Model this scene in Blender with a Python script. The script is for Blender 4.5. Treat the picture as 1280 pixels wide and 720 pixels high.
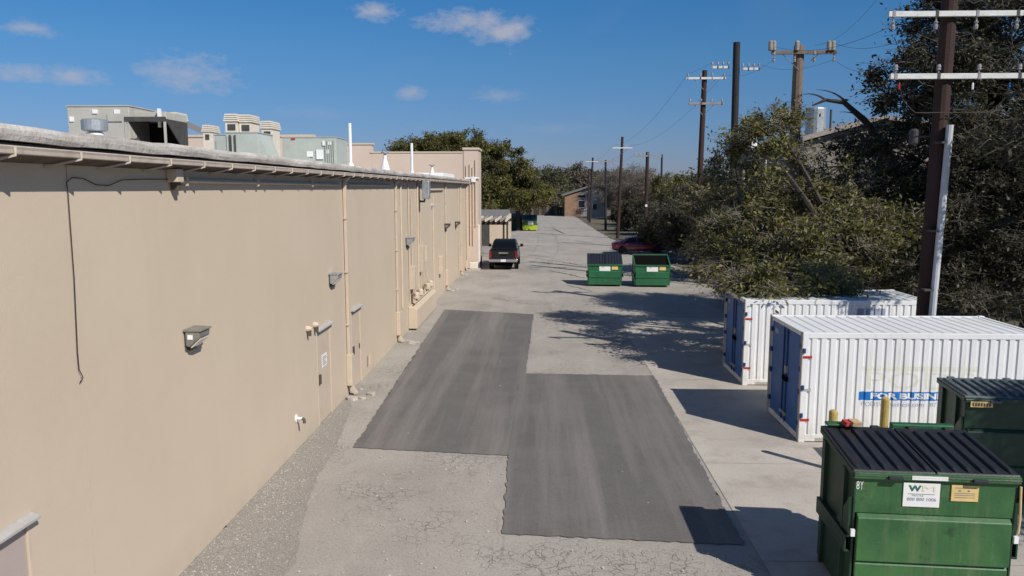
import bpy, bmesh, math, random
import numpy as np
from mathutils import Vector, Matrix, Euler

# ------------------------------------------------------------------ camera, sky, sun, exposure
scene = bpy.context.scene
for o in list(bpy.data.objects):
    bpy.data.objects.remove(o, do_unlink=True)
C = scene.collection
CAM_H = 5.5
YAW, PITCH = math.radians(2.1666), math.radians(7.343)
FPX = 970.0
cam_data = bpy.data.cameras.new('camera')
cam_data.sensor_width = 36.0
cam_data.lens = 36.0 * FPX / 1280.0
cam_data.clip_start = 0.1
cam_data.clip_end = 6000.0
cam = bpy.data.objects.new('camera', cam_data)
C.objects.link(cam)
cam.location = (0, 0, CAM_H)
cam.rotation_euler = (math.pi / 2 - PITCH, 0, YAW)
scene.camera = cam

SUN_AZ = Vector((0.70, -0.714, 0)).normalized()
SUN_EL = math.radians(39.8)
world = bpy.data.worlds.new('World')
scene.world = world
world.use_nodes = True
sun_data = bpy.data.lights.new('sun', 'SUN')
sun_data.energy = 4.85
sun_data.angle = math.radians(0.5)
sun_data.color = (1.0, 0.95, 0.88)
sun = bpy.data.objects.new('sun', sun_data)
C.objects.link(sun)
sdir = Vector((SUN_AZ.x * math.cos(SUN_EL), SUN_AZ.y * math.cos(SUN_EL), math.sin(SUN_EL)))
sun.rotation_euler = (-sdir).to_track_quat('-Z', 'Y').to_euler()
sun.location = sdir * 60
scene.view_settings.view_transform = 'Standard'
scene.view_settings.look = 'None'
scene.view_settings.gamma = 1.0
scene.view_settings.use_curve_mapping = False
scene.view_settings.exposure = 0.0

# pixel of the 1280 x 720 photograph -> direction, point on ground / plane
_cp, _sp, _cy, _sy = math.cos(PITCH), math.sin(PITCH), math.cos(YAW), math.sin(YAW)
FWD = Vector((-_sy * _cp, _cy * _cp, -_sp)); RGT = Vector((_cy, _sy, 0)); UPV = RGT.cross(FWD)
def ray(x, y): return RGT * ((x - 640) / FPX) + UPV * ((360 - y) / FPX) + FWD
def gnd(x, y, z=0.0):
    d = ray(x, y); return d * ((z - CAM_H) / d.z) + Vector((0, 0, CAM_H))
def onY(x, y, Y):
    d = ray(x, y); return d * (Y / d.y) + Vector((0, 0, CAM_H))
def onX(x, y, X):
    d = ray(x, y); return d * (X / d.x) + Vector((0, 0, CAM_H))

def rgb(c): return (c[0], c[1], c[2], 1.0)
def build_sky():
    nt = world.node_tree; N = nt.nodes; L = nt.links
    N.clear()
    out = N.new('ShaderNodeOutputWorld'); bg = N.new('ShaderNodeBackground')
    sky = N.new('ShaderNodeTexSky'); sky.sky_type = 'NISHITA'; sky.sun_disc = False
    sky.sun_elevation = SUN_EL; sky.sun_rotation = math.atan2(SUN_AZ.x, SUN_AZ.y)
    sky.altitude = 200; sky.air_density = 1.0; sky.dust_density = 0.2; sky.ozone_density = 1.6
    hs = N.new('ShaderNodeHueSaturation'); hs.inputs['Saturation'].default_value = 1.0; hs.inputs['Value'].default_value = 1.0
    L.new(sky.outputs[0], hs.inputs['Color'])
    tc = N.new('ShaderNodeTexCoord')
    # the deep polarised blue of the clear winter sky, the same all round the horizon
    sx = N.new('ShaderNodeSeparateXYZ'); L.new(tc.outputs['Generated'], sx.inputs[0])
    rp = N.new('ShaderNodeValToRGB'); el = rp.color_ramp.elements
    for pos, c in ((.0, (.64, .70, 1.25)), (.16, (.52, 1.02, 1.52)), (.26, (.37, 1.10, 1.74))):
        e = el[0] if pos == 0 else el.new(pos); e.position = pos; e.color = rgb(c)
    el[len(el) - 1].position = 1.0; el[len(el) - 1].color = rgb((.52, 1.0, 1.38))
    L.new(sx.outputs['Z'], rp.inputs[0])
    tint = N.new('ShaderNodeMix'); tint.data_type = 'RGBA'; tint.blend_type = 'MULTIPLY'; tint.inputs['Factor'].default_value = 1.0
    L.new(hs.outputs[0], tint.inputs['A']); L.new(rp.outputs[0], tint.inputs['B'])
    noi = N.new('ShaderNodeTexNoise'); noi.inputs['Scale'].default_value = 34; noi.inputs['Detail'].default_value = 9; noi.inputs['Roughness'].default_value = .66
    mp = N.new('ShaderNodeMapping'); mp.inputs['Scale'].default_value = (1, 1, 2.0)
    L.new(tc.outputs['Generated'], mp.inputs['Vector']); L.new(mp.outputs[0], noi.inputs['Vector'])
    def math_(op, a, b=None, clamp=False):
        m = N.new('ShaderNodeMath'); m.operation = op; m.use_clamp = clamp
        for i, v in enumerate((a, b)):
            if v is None: continue
            if isinstance(v, (int, float)): m.inputs[i].default_value = v
            else: L.new(v, m.inputs[i])
        return m.outputs[0]
    def dot(v):
        m = N.new('ShaderNodeVectorMath'); m.operation = 'DOT_PRODUCT'
        L.new(tc.outputs['Generated'], m.inputs[0]); m.inputs[1].default_value = v
        return m.outputs['Value']
    ncen = math_('SUBTRACT', noi.outputs[0], .5)
    nz = math_('MULTIPLY', ncen, 2.6)
    total = None
    # small fair-weather clouds: centre pixel, half width, half height (px), strength
    for cx, cy, a, b, s in ((470, 12, 34, 13, .75), (588, 29, 66, 16, .8), (632, 40, 42, 19, .8), (36, 35, 32, 9, .55), (28, 90, 40, 11, .6),
                            (88, 96, 42, 12, .6), (234, 92, 56, 24, .65), (511, 115, 20, 11, .6), (622, 120, 34, 11, .34),
                            (395, 142, 60, 9, .14), (690, 160, 60, 10, .12)):
        d = ray(cx, cy).normalized()
        rt = d.cross(Vector((0, 0, 1))).normalized(); up = rt.cross(d)
        u = math_('MULTIPLY', dot(rt), FPX / a); v = math_('MULTIPLY', dot(up), FPX / b)
        r = math_('SQRT', math_('ADD', math_('POWER', u, 2.0), math_('POWER', v, 2.0)))
        e = math_('ADD', math_('SUBTRACT', 1.0, r), nz)
        e = math_('MULTIPLY', math_('MULTIPLY', e, .9, True), s)
        fr = math_('GREATER_THAN', dot(d), 0.0)
        e = math_('MULTIPLY', e, fr)
        total = e if total is None else math_('MAXIMUM', total, e)
    n2 = N.new('ShaderNodeTexNoise'); n2.inputs['Scale'].default_value = 5.0; n2.inputs['Detail'].default_value = 5
    L.new(mp.outputs[0], n2.inputs['Vector'])
    wisp = math_('MULTIPLY', math_('MULTIPLY', math_('SUBTRACT', n2.outputs[0], .58), 4.0, True), .07)
    total = math_('MAXIMUM', total, wisp)
    mix = N.new('ShaderNodeMix'); mix.data_type = 'RGBA'
    L.new(total, mix.inputs['Factor']); L.new(tint.outputs['Result'], mix.inputs['A'])
    mix.inputs['B'].default_value = (9.0, 9.0, 10.2, 1)
    L.new(mix.outputs['Result'], bg.inputs['Color'])
    bg.inputs['Strength'].default_value = 0.05
    L.new(bg.outputs[0], out.inputs[0])
build_sky()

# ------------------------------------------------------------------ materials
MATS = {}

def mat(name, col, rough=.7, var=.12, scale=3.0, bump=0.0, bscale=60.0, metal=0.0, stretch=(1, 1, 1), col2=None, thr=None, spec=.4, detail=6, coat=0.0):
    """plain painted or mineral surface: base colour with noise mottling, optional second colour for wear, optional relief"""
    m = bpy.data.materials.new(name); m.use_nodes = True
    nt = m.node_tree; N = nt.nodes; L = nt.links
    b = N['Principled BSDF']
    b.inputs['Roughness'].default_value = rough; b.inputs['Metallic'].default_value = metal
    b.inputs['Specular IOR Level'].default_value = spec
    if coat: b.inputs['Coat Weight'].default_value = coat; b.inputs['Coat Roughness'].default_value = .05
    geo = N.new('ShaderNodeNewGeometry')
    mp = N.new('ShaderNodeMapping'); mp.inputs['Scale'].default_value = stretch
    L.new(geo.outputs['Position'], mp.inputs['Vector'])
    n = N.new('ShaderNodeTexNoise'); n.inputs['Scale'].default_value = scale; n.inputs['Detail'].default_value = detail; n.inputs['Roughness'].default_value = .6
    L.new(mp.outputs[0], n.inputs['Vector'])
    r = N.new('ShaderNodeValToRGB')
    lo = [max(0, c * (1 - var)) for c in col]; hi = [min(1, c * (1 + var)) for c in col]
    r.color_ramp.elements[0].position = .3; r.color_ramp.elements[0].color = rgb(lo)
    r.color_ramp.elements[1].position = .7; r.color_ramp.elements[1].color = rgb(hi)
    L.new(n.outputs[0], r.inputs[0])
    last = r.outputs[0]
    if col2 is not None:
        n2 = N.new('ShaderNodeTexNoise'); n2.inputs['Scale'].default_value = scale * 2.3; n2.inputs['Detail'].default_value = 8; n2.inputs['Roughness'].default_value = .7
        L.new(mp.outputs[0], n2.inputs['Vector'])
        mr = N.new('ShaderNodeMapRange'); mr.inputs['From Min'].default_value = thr[0]; mr.inputs['From Max'].default_value = thr[1]
        L.new(n2.outputs[0], mr.inputs[0])
        mx = N.new('ShaderNodeMix'); mx.data_type = 'RGBA'
        L.new(mr.outputs[0], mx.inputs['Factor']); L.new(last, mx.inputs['A']); mx.inputs['B'].default_value = rgb(col2)
        last = mx.outputs['Result']
    L.new(last, b.inputs['Base Color'])
    if bump:
        nb = N.new('ShaderNodeTexNoise'); nb.inputs['Scale'].default_value = bscale; nb.inputs['Detail'].default_value = 4
        L.new(geo.outputs['Position'], nb.inputs['Vector'])
        bp = N.new('ShaderNodeBump'); bp.inputs['Strength'].default_value = bump; bp.inputs['Distance'].default_value = .02
        L.new(nb.outputs[0], bp.inputs['Height']); L.new(bp.outputs[0], b.inputs['Normal'])
    MATS[name] = m
    return m

def leaf_mat(name, cols, trans=.3):
    m = bpy.data.materials.new(name); m.use_nodes = True
    nt = m.node_tree; N = nt.nodes; L = nt.links
    N.clear()
    out = N.new('ShaderNodeOutputMaterial')
    g = N.new('ShaderNodeNewGeometry')
    r = N.new('ShaderNodeValToRGB')
    el = r.color_ramp.elements
    while len(el) < len(cols): el.new(.5)
    for i, c in enumerate(cols):
        el[i].position = i / (len(cols) - 1); el[i].color = rgb(c)
    L.new(g.outputs['Random Per Island'], r.inputs[0])
    n = N.new('ShaderNodeTexNoise'); n.inputs['Scale'].default_value = .55; n.inputs['Detail'].default_value = 3
    L.new(g.outputs['Position'], n.inputs['Vector'])
    mr = N.new('ShaderNodeMapRange'); mr.inputs['From Min'].default_value = .3; mr.inputs['From Max'].default_value = .7
    mr.inputs['To Min'].default_value = .6; mr.inputs['To Max'].default_value = 1.45
    L.new(n.outputs[0], mr.inputs[0])
    hv = N.new('ShaderNodeHueSaturation'); L.new(mr.outputs[0], hv.inputs['Value']); L.new(r.outputs[0], hv.inputs['Color'])
    d = N.new('ShaderNodeBsdfPrincipled'); d.inputs['Roughness'].default_value = .55; d.inputs['Specular IOR Level'].default_value = .35
    t = N.new('ShaderNodeBsdfTranslucent')
    L.new(hv.outputs[0], d.inputs['Base Color']); L.new(hv.outputs[0], t.inputs['Color'])
    mx = N.new('ShaderNodeMixShader'); mx.inputs[0].default_value = trans
    L.new(d.outputs[0], mx.inputs[1]); L.new(t.outputs[0], mx.inputs[2]); L.new(mx.outputs[0], out.inputs[0])
    MATS[name] = m
    return m

class Nodes:
    """small helper to write node graphs briefly"""
    def __init__(s, name):
        s.m = bpy.data.materials.new(name); s.m.use_nodes = True
        s.N = s.m.node_tree.nodes; s.L = s.m.node_tree.links; s.b = s.N['Principled BSDF']
        s.geo = s.N.new('ShaderNodeNewGeometry'); s.pos = s.geo.outputs['Position']; MATS[name] = s.m
    def map(s, scale, rot=(0, 0, 0), v=None):
        n = s.N.new('ShaderNodeMapping'); n.inputs['Scale'].default_value = scale; n.inputs['Rotation'].default_value = rot
        s.L.new(v or s.pos, n.inputs['Vector']); return n.outputs[0]
    def noise(s, scale, detail=5, rough=.6, v=None, dist=0):
        n = s.N.new('ShaderNodeTexNoise'); n.inputs['Scale'].default_value = scale; n.inputs['Detail'].default_value = detail
        n.inputs['Roughness'].default_value = rough; n.inputs['Distortion'].default_value = dist
        s.L.new(v or s.pos, n.inputs['Vector']); return n.outputs[0]
    def vor(s, scale, feature='F1', v=None, out='Distance', rnd=1.0):
        n = s.N.new('ShaderNodeTexVoronoi'); n.feature = feature; n.inputs['Scale'].default_value = scale; n.inputs['Randomness'].default_value = rnd
        s.L.new(v or s.pos, n.inputs['Vector']); return n.outputs[out]
    def rng(s, x, a, b, c=0.0, d=1.0):
        n = s.N.new('ShaderNodeMapRange'); n.inputs['From Min'].default_value = a; n.inputs['From Max'].default_value = b
        n.inputs['To Min'].default_value = c; n.inputs['To Max'].default_value = d
        s.L.new(x, n.inputs[0]); return n.outputs[0]
    def op(s, o, a, b=0.0):
        n = s.N.new('ShaderNodeMath'); n.operation = o
        for i, v in enumerate((a, b)):
            if isinstance(v, (int, float)): n.inputs[i].default_value = v
            else: s.L.new(v, n.inputs[i])
        return n.outputs[0]
    def mix(s, f, a, b, blend='MIX'):
        n = s.N.new('ShaderNodeMix'); n.data_type = 'RGBA'; n.blend_type = blend
        for k, v in (('Factor', f), ('A', a), ('B', b)):
            if isinstance(v, (int, float)): n.inputs[k].default_value = v
            elif isinstance(v, tuple): n.inputs[k].default_value = rgb(v)
            else: s.L.new(v, n.inputs[k])
        return n.outputs['Result']
    def warp(s, amount, scale):
        n = s.N.new('ShaderNodeTexNoise'); n.inputs['Scale'].default_value = scale; n.inputs['Detail'].default_value = 4
        s.L.new(s.pos, n.inputs['Vector'])
        v = s.N.new('ShaderNodeVectorMath'); v.operation = 'MULTIPLY_ADD'
        s.L.new(n.outputs['Color'], v.inputs[0]); v.inputs[1].default_value = (amount,) * 3; s.L.new(s.pos, v.inputs[2])
        return v.outputs[0]
    def done(s, col, rough=.9, height=None, dist=.01, strength=.6, spec=.3):
        s.L.new(col, s.b.inputs['Base Color']); s.b.inputs['Roughness'].default_value = rough; s.b.inputs['Specular IOR Level'].default_value = spec
        if height is not None:
            bp = s.N.new('ShaderNodeBump'); bp.inputs['Strength'].default_value = strength; bp.inputs['Distance'].default_value = dist
            s.L.new(height, bp.inputs['Height']); s.L.new(bp.outputs[0], s.b.inputs['Normal'])
        return s.m

def make_materials():
    # old sun-bleached pavement
    n = Nodes('pavement')
    big = n.rng(n.noise(.16, 5), .32, .68)
    col = n.mix(big, (.325, .29, .255), (.475, .435, .385))
    lane = n.rng(n.noise(1.1, 4, v=n.map((1, .06, 1))), .35, .65)
    col = n.mix(n.op('MULTIPLY', lane, .4), col, (.45, .415, .37))
    spots = n.rng(n.noise(1.7, 6, .7), .60, .72)
    col = n.mix(n.op('MULTIPLY', spots, .55), col, (.22, .195, .17))
    dust = n.rng(n.noise(.75, 6, .7, v=n.map((1, .5, 1))), .5, .66)
    col = n.mix(n.op('MULTIPLY', dust, .55), col, (.52, .475, .42))
    fine = n.noise(55, 3, .7)
    col = n.mix(n.rng(fine, .38, .62, 0, .4), col, (.20, .18, .155))
    grit = n.noise(22, 4, .8)
    col = n.mix(n.rng(grit, .5, .66, 0, .5), col, (.18, .16, .135))
    col = n.mix(n.rng(n.vor(30), .0, .18, .4, 0), col, (.56, .53, .48))
    # crumbled patches with open grain and alligator cracks
    crumb = n.rng(n.noise(.42, 4, .65), .47, .6)
    sp = n.N.new('ShaderNodeSeparateXYZ'); n.L.new(n.pos, sp.inputs[0])
    z1 = n.op('MULTIPLY', n.op('MULTIPLY', n.rng(sp.outputs[1], 11.5, 11.2), n.rng(sp.outputs[0], -.7, -.3)), n.rng(sp.outputs[0], 2.6, 2.1))
    z2 = n.op('MULTIPLY', n.op('MULTIPLY', n.rng(sp.outputs[1], 14.3, 14.9), n.rng(sp.outputs[0], -2.7, -2.2)), n.op('MULTIPLY', n.rng(sp.outputs[0], -.7, -1.1), n.rng(sp.outputs[1], 15.8, 15.5)))
    crumb = n.op('MAXIMUM', crumb, n.op('MULTIPLY', n.op('MAXIMUM', z1, z2), n.rng(n.noise(1.6, 5, .7), .35, .5)))
    al = n.vor(5.0, 'DISTANCE_TO_EDGE', v=n.warp(.3, 3.0))
    alm = n.op('MULTIPLY', n.rng(al, 0, .05, 1, 0), crumb)
    col = n.mix(n.op('MULTIPLY', alm, .75), col, (.12, .11, .10))
    pit = n.op('MULTIPLY', n.rng(n.noise(16, 4, .75), .56, .66), crumb)
    col = n.mix(n.op('MULTIPLY', pit, .6), col, (.15, .135, .12))
    # long thin cracks
    cr = n.vor(.16, 'DISTANCE_TO_EDGE', v=n.warp(1.6, .5))
    crm = n.op('MULTIPLY', n.rng(cr, 0, .0045, 1, 0), n.rng(n.noise(.3, 3), .42, .55))
    col = n.mix(n.op('MULTIPLY', crm, .3), col, (.14, .125, .11))
    h = n.op('SUBTRACT', n.op('ADD', fine, n.op('MULTIPLY', n.noise(9, 4), .6)), n.op('ADD', n.op('MULTIPLY', alm, 1.2), pit))
    n.done(col, .92, h, .012, .55)
    # concrete apron
    n = Nodes('concrete')
    big = n.rng(n.noise(.35, 6), .3, .7)
    col = n.mix(big, (.42, .376, .322), (.545, .50, .44))
    st = n.rng(n.noise(1.3, 6, .7), .5, .7)
    col = n.mix(n.op('MULTIPLY', st, .55), col, (.27, .24, .205))
    run = n.rng(n.noise(.7, 6, .7, v=n.map((.25, 1, 1))), .52, .68)
    col = n.mix(n.op('MULTIPLY', run, .45), col, (.30, .265, .225))
    grit = n.noise(24, 4, .8)
    col = n.mix(n.rng(grit, .52, .68, 0, .4), col, (.22, .195, .165))
    fine = n.noise(70, 3, .7)
    col = n.mix(n.rng(fine, .4, .62, 0, .22), col, (.24, .215, .185))
    n.done(col, .9, fine, .006, .4)
    # newer asphalt
    n = Nodes('asphalt')
    big = n.rng(n.noise(.5, 4), .3, .7)
    col = n.mix(big, (.10, .094, .089), (.14, .131, .124))
    lane = n.rng(n.noise(1.15, 5, .62, v=n.map((1, .045, 1))), .45, .68)
    col = n.mix(n.op('MULTIPLY', lane, .75), col, (.265, .24, .22))
    blot = n.rng(n.noise(1.1, 6, .7), .5, .7)
    col = n.mix(n.op('MULTIPLY', blot, .3), col, (.20, .185, .17))
    fine = n.noise(80, 3, .75)
    col = n.mix(n.rng(fine, .45, .65, 0, .5), col, (.23, .215, .20))
    col = n.mix(n.rng(n.noise(28, 4, .8), .5, .68, 0, .5), col, (.075, .07, .066))
    n.done(col, .88, fine, .008, .5)
    # loose gravel base
    n = Nodes('gravel')
    v = n.vor(75, 'F1', out='Color')
    dsp = n.vor(75, 'F1')
    sep = n.N.new('ShaderNodeSeparateColor'); n.L.new(v, sep.inputs[0])
    col = n.mix(n.rng(sep.outputs[0], 0, 1), (.20, .18, .157), (.40, .365, .32))
    col = n.mix(n.rng(n.noise(1.2, 4), .35, .65, 0, .45), col, (.26, .235, .207))
    n.done(col, .95, n.op('MULTIPLY', dsp, -1.0), .012, .6)
    # far ground, dry leaf litter and soil
    n = Nodes('soil')
    col = n.mix(n.rng(n.noise(.2, 6), .35, .65), (.10, .085, .06), (.19, .165, .12))
    col = n.mix(n.rng(n.noise(7, 5, .7), .45, .65, 0, .7), col, (.075, .075, .04))
    n.done(col, .95, n.noise(14, 5), .04, .7)
    # painted stucco, faint runs and blotches
    n = Nodes('stucco')
    big = n.rng(n.noise(.45, 5), .3, .7)
    col = n.mix(big, (.535, .438, .328), (.57, .473, .358))
    run = n.rng(n.noise(2.2, 5, .65, v=n.map((1, 1, .05))), .5, .75)
    col = n.mix(n.op('MULTIPLY', run, .16), col, (.46, .385, .30))
    bl = n.rng(n.noise(1.1, 6, .7), .6, .75)
    col = n.mix(n.op('MULTIPLY', bl, .16), col, (.63, .55, .46))
    sepp = n.N.new('ShaderNodeSeparateXYZ'); n.L.new(n.pos, sepp.inputs[0])
    splash = n.op('MULTIPLY', n.rng(sepp.outputs[2], 0.05, .55, 1, 0), n.rng(n.noise(1.8, 6, .7), .35, .7))
    col = n.mix(n.op('MULTIPLY', splash, .45), col, (.36, .31, .26))
    n.done(col, .88, n.op('ADD', n.noise(90, 3), n.op('MULTIPLY', n.noise(4, 3), 1.2)), .006, .45)
    n = Nodes('stucco_pink')
    col = n.mix(n.rng(n.noise(.5, 5), .3, .7), (.54, .43, .345), (.58, .465, .38))
    n.done(col, .9, n.noise(60, 3), .006, .4)
    # weathered roof-edge flashing
    n = Nodes('roof_edge')
    col = n.mix(n.rng(n.noise(1.6, 7, .7, v=n.map((1, .5, 3))), .35, .66), (.33, .295, .26), (.62, .58, .53))
    col = n.mix(n.op('MULTIPLY', n.rng(n.noise(.9, 6, .75), .55, .68), .75), col, (.20, .17, .145))
    n.done(col, .8, n.noise(12, 5), .03, .7)
    # corrugated painted steel, rusty streaks
    n = Nodes('container_white')
    col = n.mix(n.rng(n.noise(.8, 5), .3, .7), (.70, .70, .69), (.78, .78, .775))
    st = n.op('MULTIPLY', n.rng(n.noise(5, 6, .7, v=n.map((1, 1, .08))), .55, .72), .42)
    col = n.mix(st, col, (.45, .41, .36))
    sepp = n.N.new('ShaderNodeSeparateXYZ'); n.L.new(n.pos, sepp.inputs[0])
    dirt = n.op('MULTIPLY', n.rng(sepp.outputs[2], .1, .7, 1, 0), n.rng(n.noise(3, 6, .7), .4, .7))
    col = n.mix(n.op('MULTIPLY', dirt, .55), col, (.38, .33, .28))
    rs = n.rng(n.noise(9, 8, .75), .68, .74)
    col = n.mix(n.op('MULTIPLY', rs, .7), col, (.22, .12, .07))
    n.done(col, .55, spec=.4)
    # scuffed dumpster paint; the dark green doubles as painted shade on detailed shells
    for nm, a, b_, s in (('dumpster_green', (.022, .088, .030), (.048, .140, .042), (.17, .21, .10)), ('dumpster_dark_and_shaded', (.010, .034, .018), (.014, .048, .025), (.04, .05, .035))):
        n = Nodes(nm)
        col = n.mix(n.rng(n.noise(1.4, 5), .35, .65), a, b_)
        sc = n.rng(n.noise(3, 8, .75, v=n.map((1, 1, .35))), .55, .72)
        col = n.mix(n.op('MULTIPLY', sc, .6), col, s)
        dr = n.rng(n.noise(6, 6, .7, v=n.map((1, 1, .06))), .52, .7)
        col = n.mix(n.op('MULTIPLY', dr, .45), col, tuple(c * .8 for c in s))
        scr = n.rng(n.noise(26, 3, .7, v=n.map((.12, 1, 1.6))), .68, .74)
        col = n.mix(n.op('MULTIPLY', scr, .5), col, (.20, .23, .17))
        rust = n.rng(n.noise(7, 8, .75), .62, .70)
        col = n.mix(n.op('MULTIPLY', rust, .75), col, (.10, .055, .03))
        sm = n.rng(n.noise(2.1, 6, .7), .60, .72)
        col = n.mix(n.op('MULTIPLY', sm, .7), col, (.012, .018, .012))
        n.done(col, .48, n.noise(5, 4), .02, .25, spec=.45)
    mat('gutter_paint', (.47, .40, .33), .6, .15, 4, col2=(.25, .20, .16), thr=(.62, .75))
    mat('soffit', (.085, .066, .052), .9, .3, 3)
    mat('trim_tan', (.535, .44, .335), .7, .08, 3, .15, col2=(.38, .30, .23), thr=(.62, .76))
    mat('door_tan', (.53, .435, .335), .55, .06, 2, col2=(.40, .33, .26), thr=(.64, .75))
    mat('door_mauve', (.42, .34, .31), .5, .06, 2)
    mat('metal_light', (.55, .54, .52), .45, .12, 6, metal=.4)
    mat('galvanised', (.42, .44, .45), .45, .2, 8, metal=.6)
    mat('bronze_fixture', (.085, .075, .06), .5, .15, 9)
    mat('visor_olive', (.20, .19, .165), .5, .2, 9)
    mat('lens_glass', (.55, .53, .47), .2, .05, 4, spec=.6)
    mat('hvac_grey', (.42, .405, .355), .6, .1, 2, col2=(.24, .22, .19), thr=(.64, .78))
    mat('hvac_green', (.41, .44, .395), .6, .08, 2, col2=(.24, .26, .23), thr=(.64, .78))
    mat('hvac_cream', (.66, .60, .50), .7, .1, 3, col2=(.40, .34, .27), thr=(.6, .74))
    mat('white_paint', (.78, .78, .76), .55, .05, 4, col2=(.55, .53, .5), thr=(.66, .8))
    mat('void_black', (.006, .006, .006), .95, .1, spec=.02)
    mat('duct_dark', (.06, .057, .052), .7, .2, 5)
    mat('roof_membrane', (.52, .51, .49), .85, .15, 1.2, .2)
    mat('shingle', (.19, .18, .17), .9, .2, 3, .3)
    mat('cable_black', (.03, .026, .022), .6, .2)
    mat('sign_white', (.76, .75, .72), .5, .04, 6, col2=(.5, .47, .42), thr=(.66, .8))
    mat('sign_yellow', (.66, .47, .19), .5, .1, 8, col2=(.5, .42, .3), thr=(.62, .75))
    mat('print_grey', (.22, .24, .25), .6, .15, 20)
    mat('print_green', (.03, .13, .09), .6, .15, 20)
    mat('print_faded', (.68, .64, .44), .6, .08, 9)
    mat('print_ghost', (.66, .66, .53), .6, .06, 6, col2=(.72, .72, .69), thr=(.45, .6))
    mat('print_blue', (.012, .17, .52), .5, .1, 9, col2=(.10, .28, .58), thr=(.62, .75))
    mat('print_greyblue', (.30, .33, .42), .6, .1, 9)
    mat('decal_white', (.74, .745, .75), .5, .05, 6)
    mat('door_blue', (.030, .115, .33), .5, .15, 3, col2=(.08, .16, .30), thr=(.6, .76))
    mat('blue_steel', (.012, .045, .15), .5, .1)
    mat('marker_red', (.42, .03, .02), .45, .1)
    mat('frame_grime', (.36, .34, .31), .7, .2, 6, col2=(.14, .09, .06), thr=(.58, .7))
    mat('lid_plastic', (.022, .023, .026), .42, .2, 4, .1, 30, spec=.5, col2=(.06, .06, .06), thr=(.6, .78))
    mat('lid_grey', (.10, .115, .12), .55, .25, 4, col2=(.18, .19, .19), thr=(.55, .75))
    mat('cardboard', (.42, .28, .16), .85, .15, 9)
    mat('card_red', (.45, .05, .05), .6, .1)
    mat('bollard_yellow', (.42, .32, .10), .6, .15, 8, col2=(.25, .2, .12), thr=(.62, .75))
    mat('pole_brown', (.040, .020, .016), .85, .25, 5, .5, 25, stretch=(1, 1, .15))
    mat('pole_black', (.022, .021, .024), .8, .2, 5, .4, 25)
    mat('pole_weathered', (.18, .135, .10), .9, .25, 5, .5, 25, stretch=(1, 1, .15))
    mat('arm_grey', (.30, .265, .23), .9, .2, 8, stretch=(.2, 1, 1))
    mat('arm_white', (.62, .62, .59), .6, .12, 8, stretch=(.3, 1, 1), col2=(.36, .33, .29), thr=(.54, .72))
    mat('insulator', (.30, .28, .27), .3, .2, 8, spec=.6)
    mat('wire', (.05, .05, .052), .5, .1)
    mat('conduit_white', (.46, .48, .50), .5, .1, 5)
    mat('bark', (.115, .098, .08), .95, .35, 6, .8, 18)
    mat('bark_dark', (.06, .05, .042), .95, .35, 6, .8, 18)
    mat('twig_dark', (.13, .115, .095), .95, .3, 8)
    mat('twig_grey', (.21, .185, .15), .95, .3, 8)
    mat('truck_paint', (.006, .006, .008), .3, .2, spec=.4, coat=.25)
    mat('car_red', (.15, .008, .014), .25, .1, spec=.6, coat=.7)
    mat('car_glass', (.006, .007, .009), .12, .1, spec=.25)
    mat('chrome', (.55, .55, .56), .22, .1, metal=.9)
    mat('tyre', (.016, .016, .017), .85, .2, 20)
    mat('rim', (.30, .30, .31), .35, .1, metal=.7)
    mat('tail_red', (.20, .008, .010), .25, .1, spec=.6)
    mat('plate_white', (.72, .72, .72), .5, .04)
    mat('lime_paint', (.38, .48, .03), .5, .1)
    mat('dumpster_bright', (.018, .105, .045), .5, .2, 2, col2=(.08, .15, .08), thr=(.58, .75))
    mat('pergola_wood', (.045, .03, .024), .8, .25, 6, stretch=(1, .2, 1))
    mat('brick_brown', (.26, .165, .105), .9, .2, 1.5)
    mat('siding_grey', (.36, .36, .36), .8, .08, 3)
    mat('warehouse_wall', (.23, .20, .175), .85, .15, 1.0)
    mat('pane_dark', (.02, .022, .026), .15, .1, spec=.6)
    mat('stone_rubble', (.42, .38, .325), .9, .25, 10, .4)
    mat('pebble', (.42, .385, .335), .9, .35, 40)
    mat('joint_sealant', (.37, .325, .27), .9, .1)
    mat('crack_tar', (.075, .068, .06), .9, .2, 6)
    leaf_mat('leaf_olive', [(.066, .068, .019), (.125, .125, .036), (.215, .198, .060), (.135, .118, .048)])
    leaf_mat('leaf_dark', [(.020, .022, .010), (.038, .038, .017), (.068, .062, .030), (.040, .035, .020)], .22)
    leaf_mat('leaf_green', [(.042, .055, .014), (.088, .098, .024), (.175, .148, .036), (.110, .090, .030)])
    leaf_mat('leaf_far', [(.065, .072, .034), (.105, .112, .055), (.145, .140, .075), (.095, .095, .05)])
    leaf_mat('leaf_brown', [(.095, .075, .055), (.14, .11, .085), (.11, .09, .06), (.16, .125, .10)], .15)
make_materials()

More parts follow.
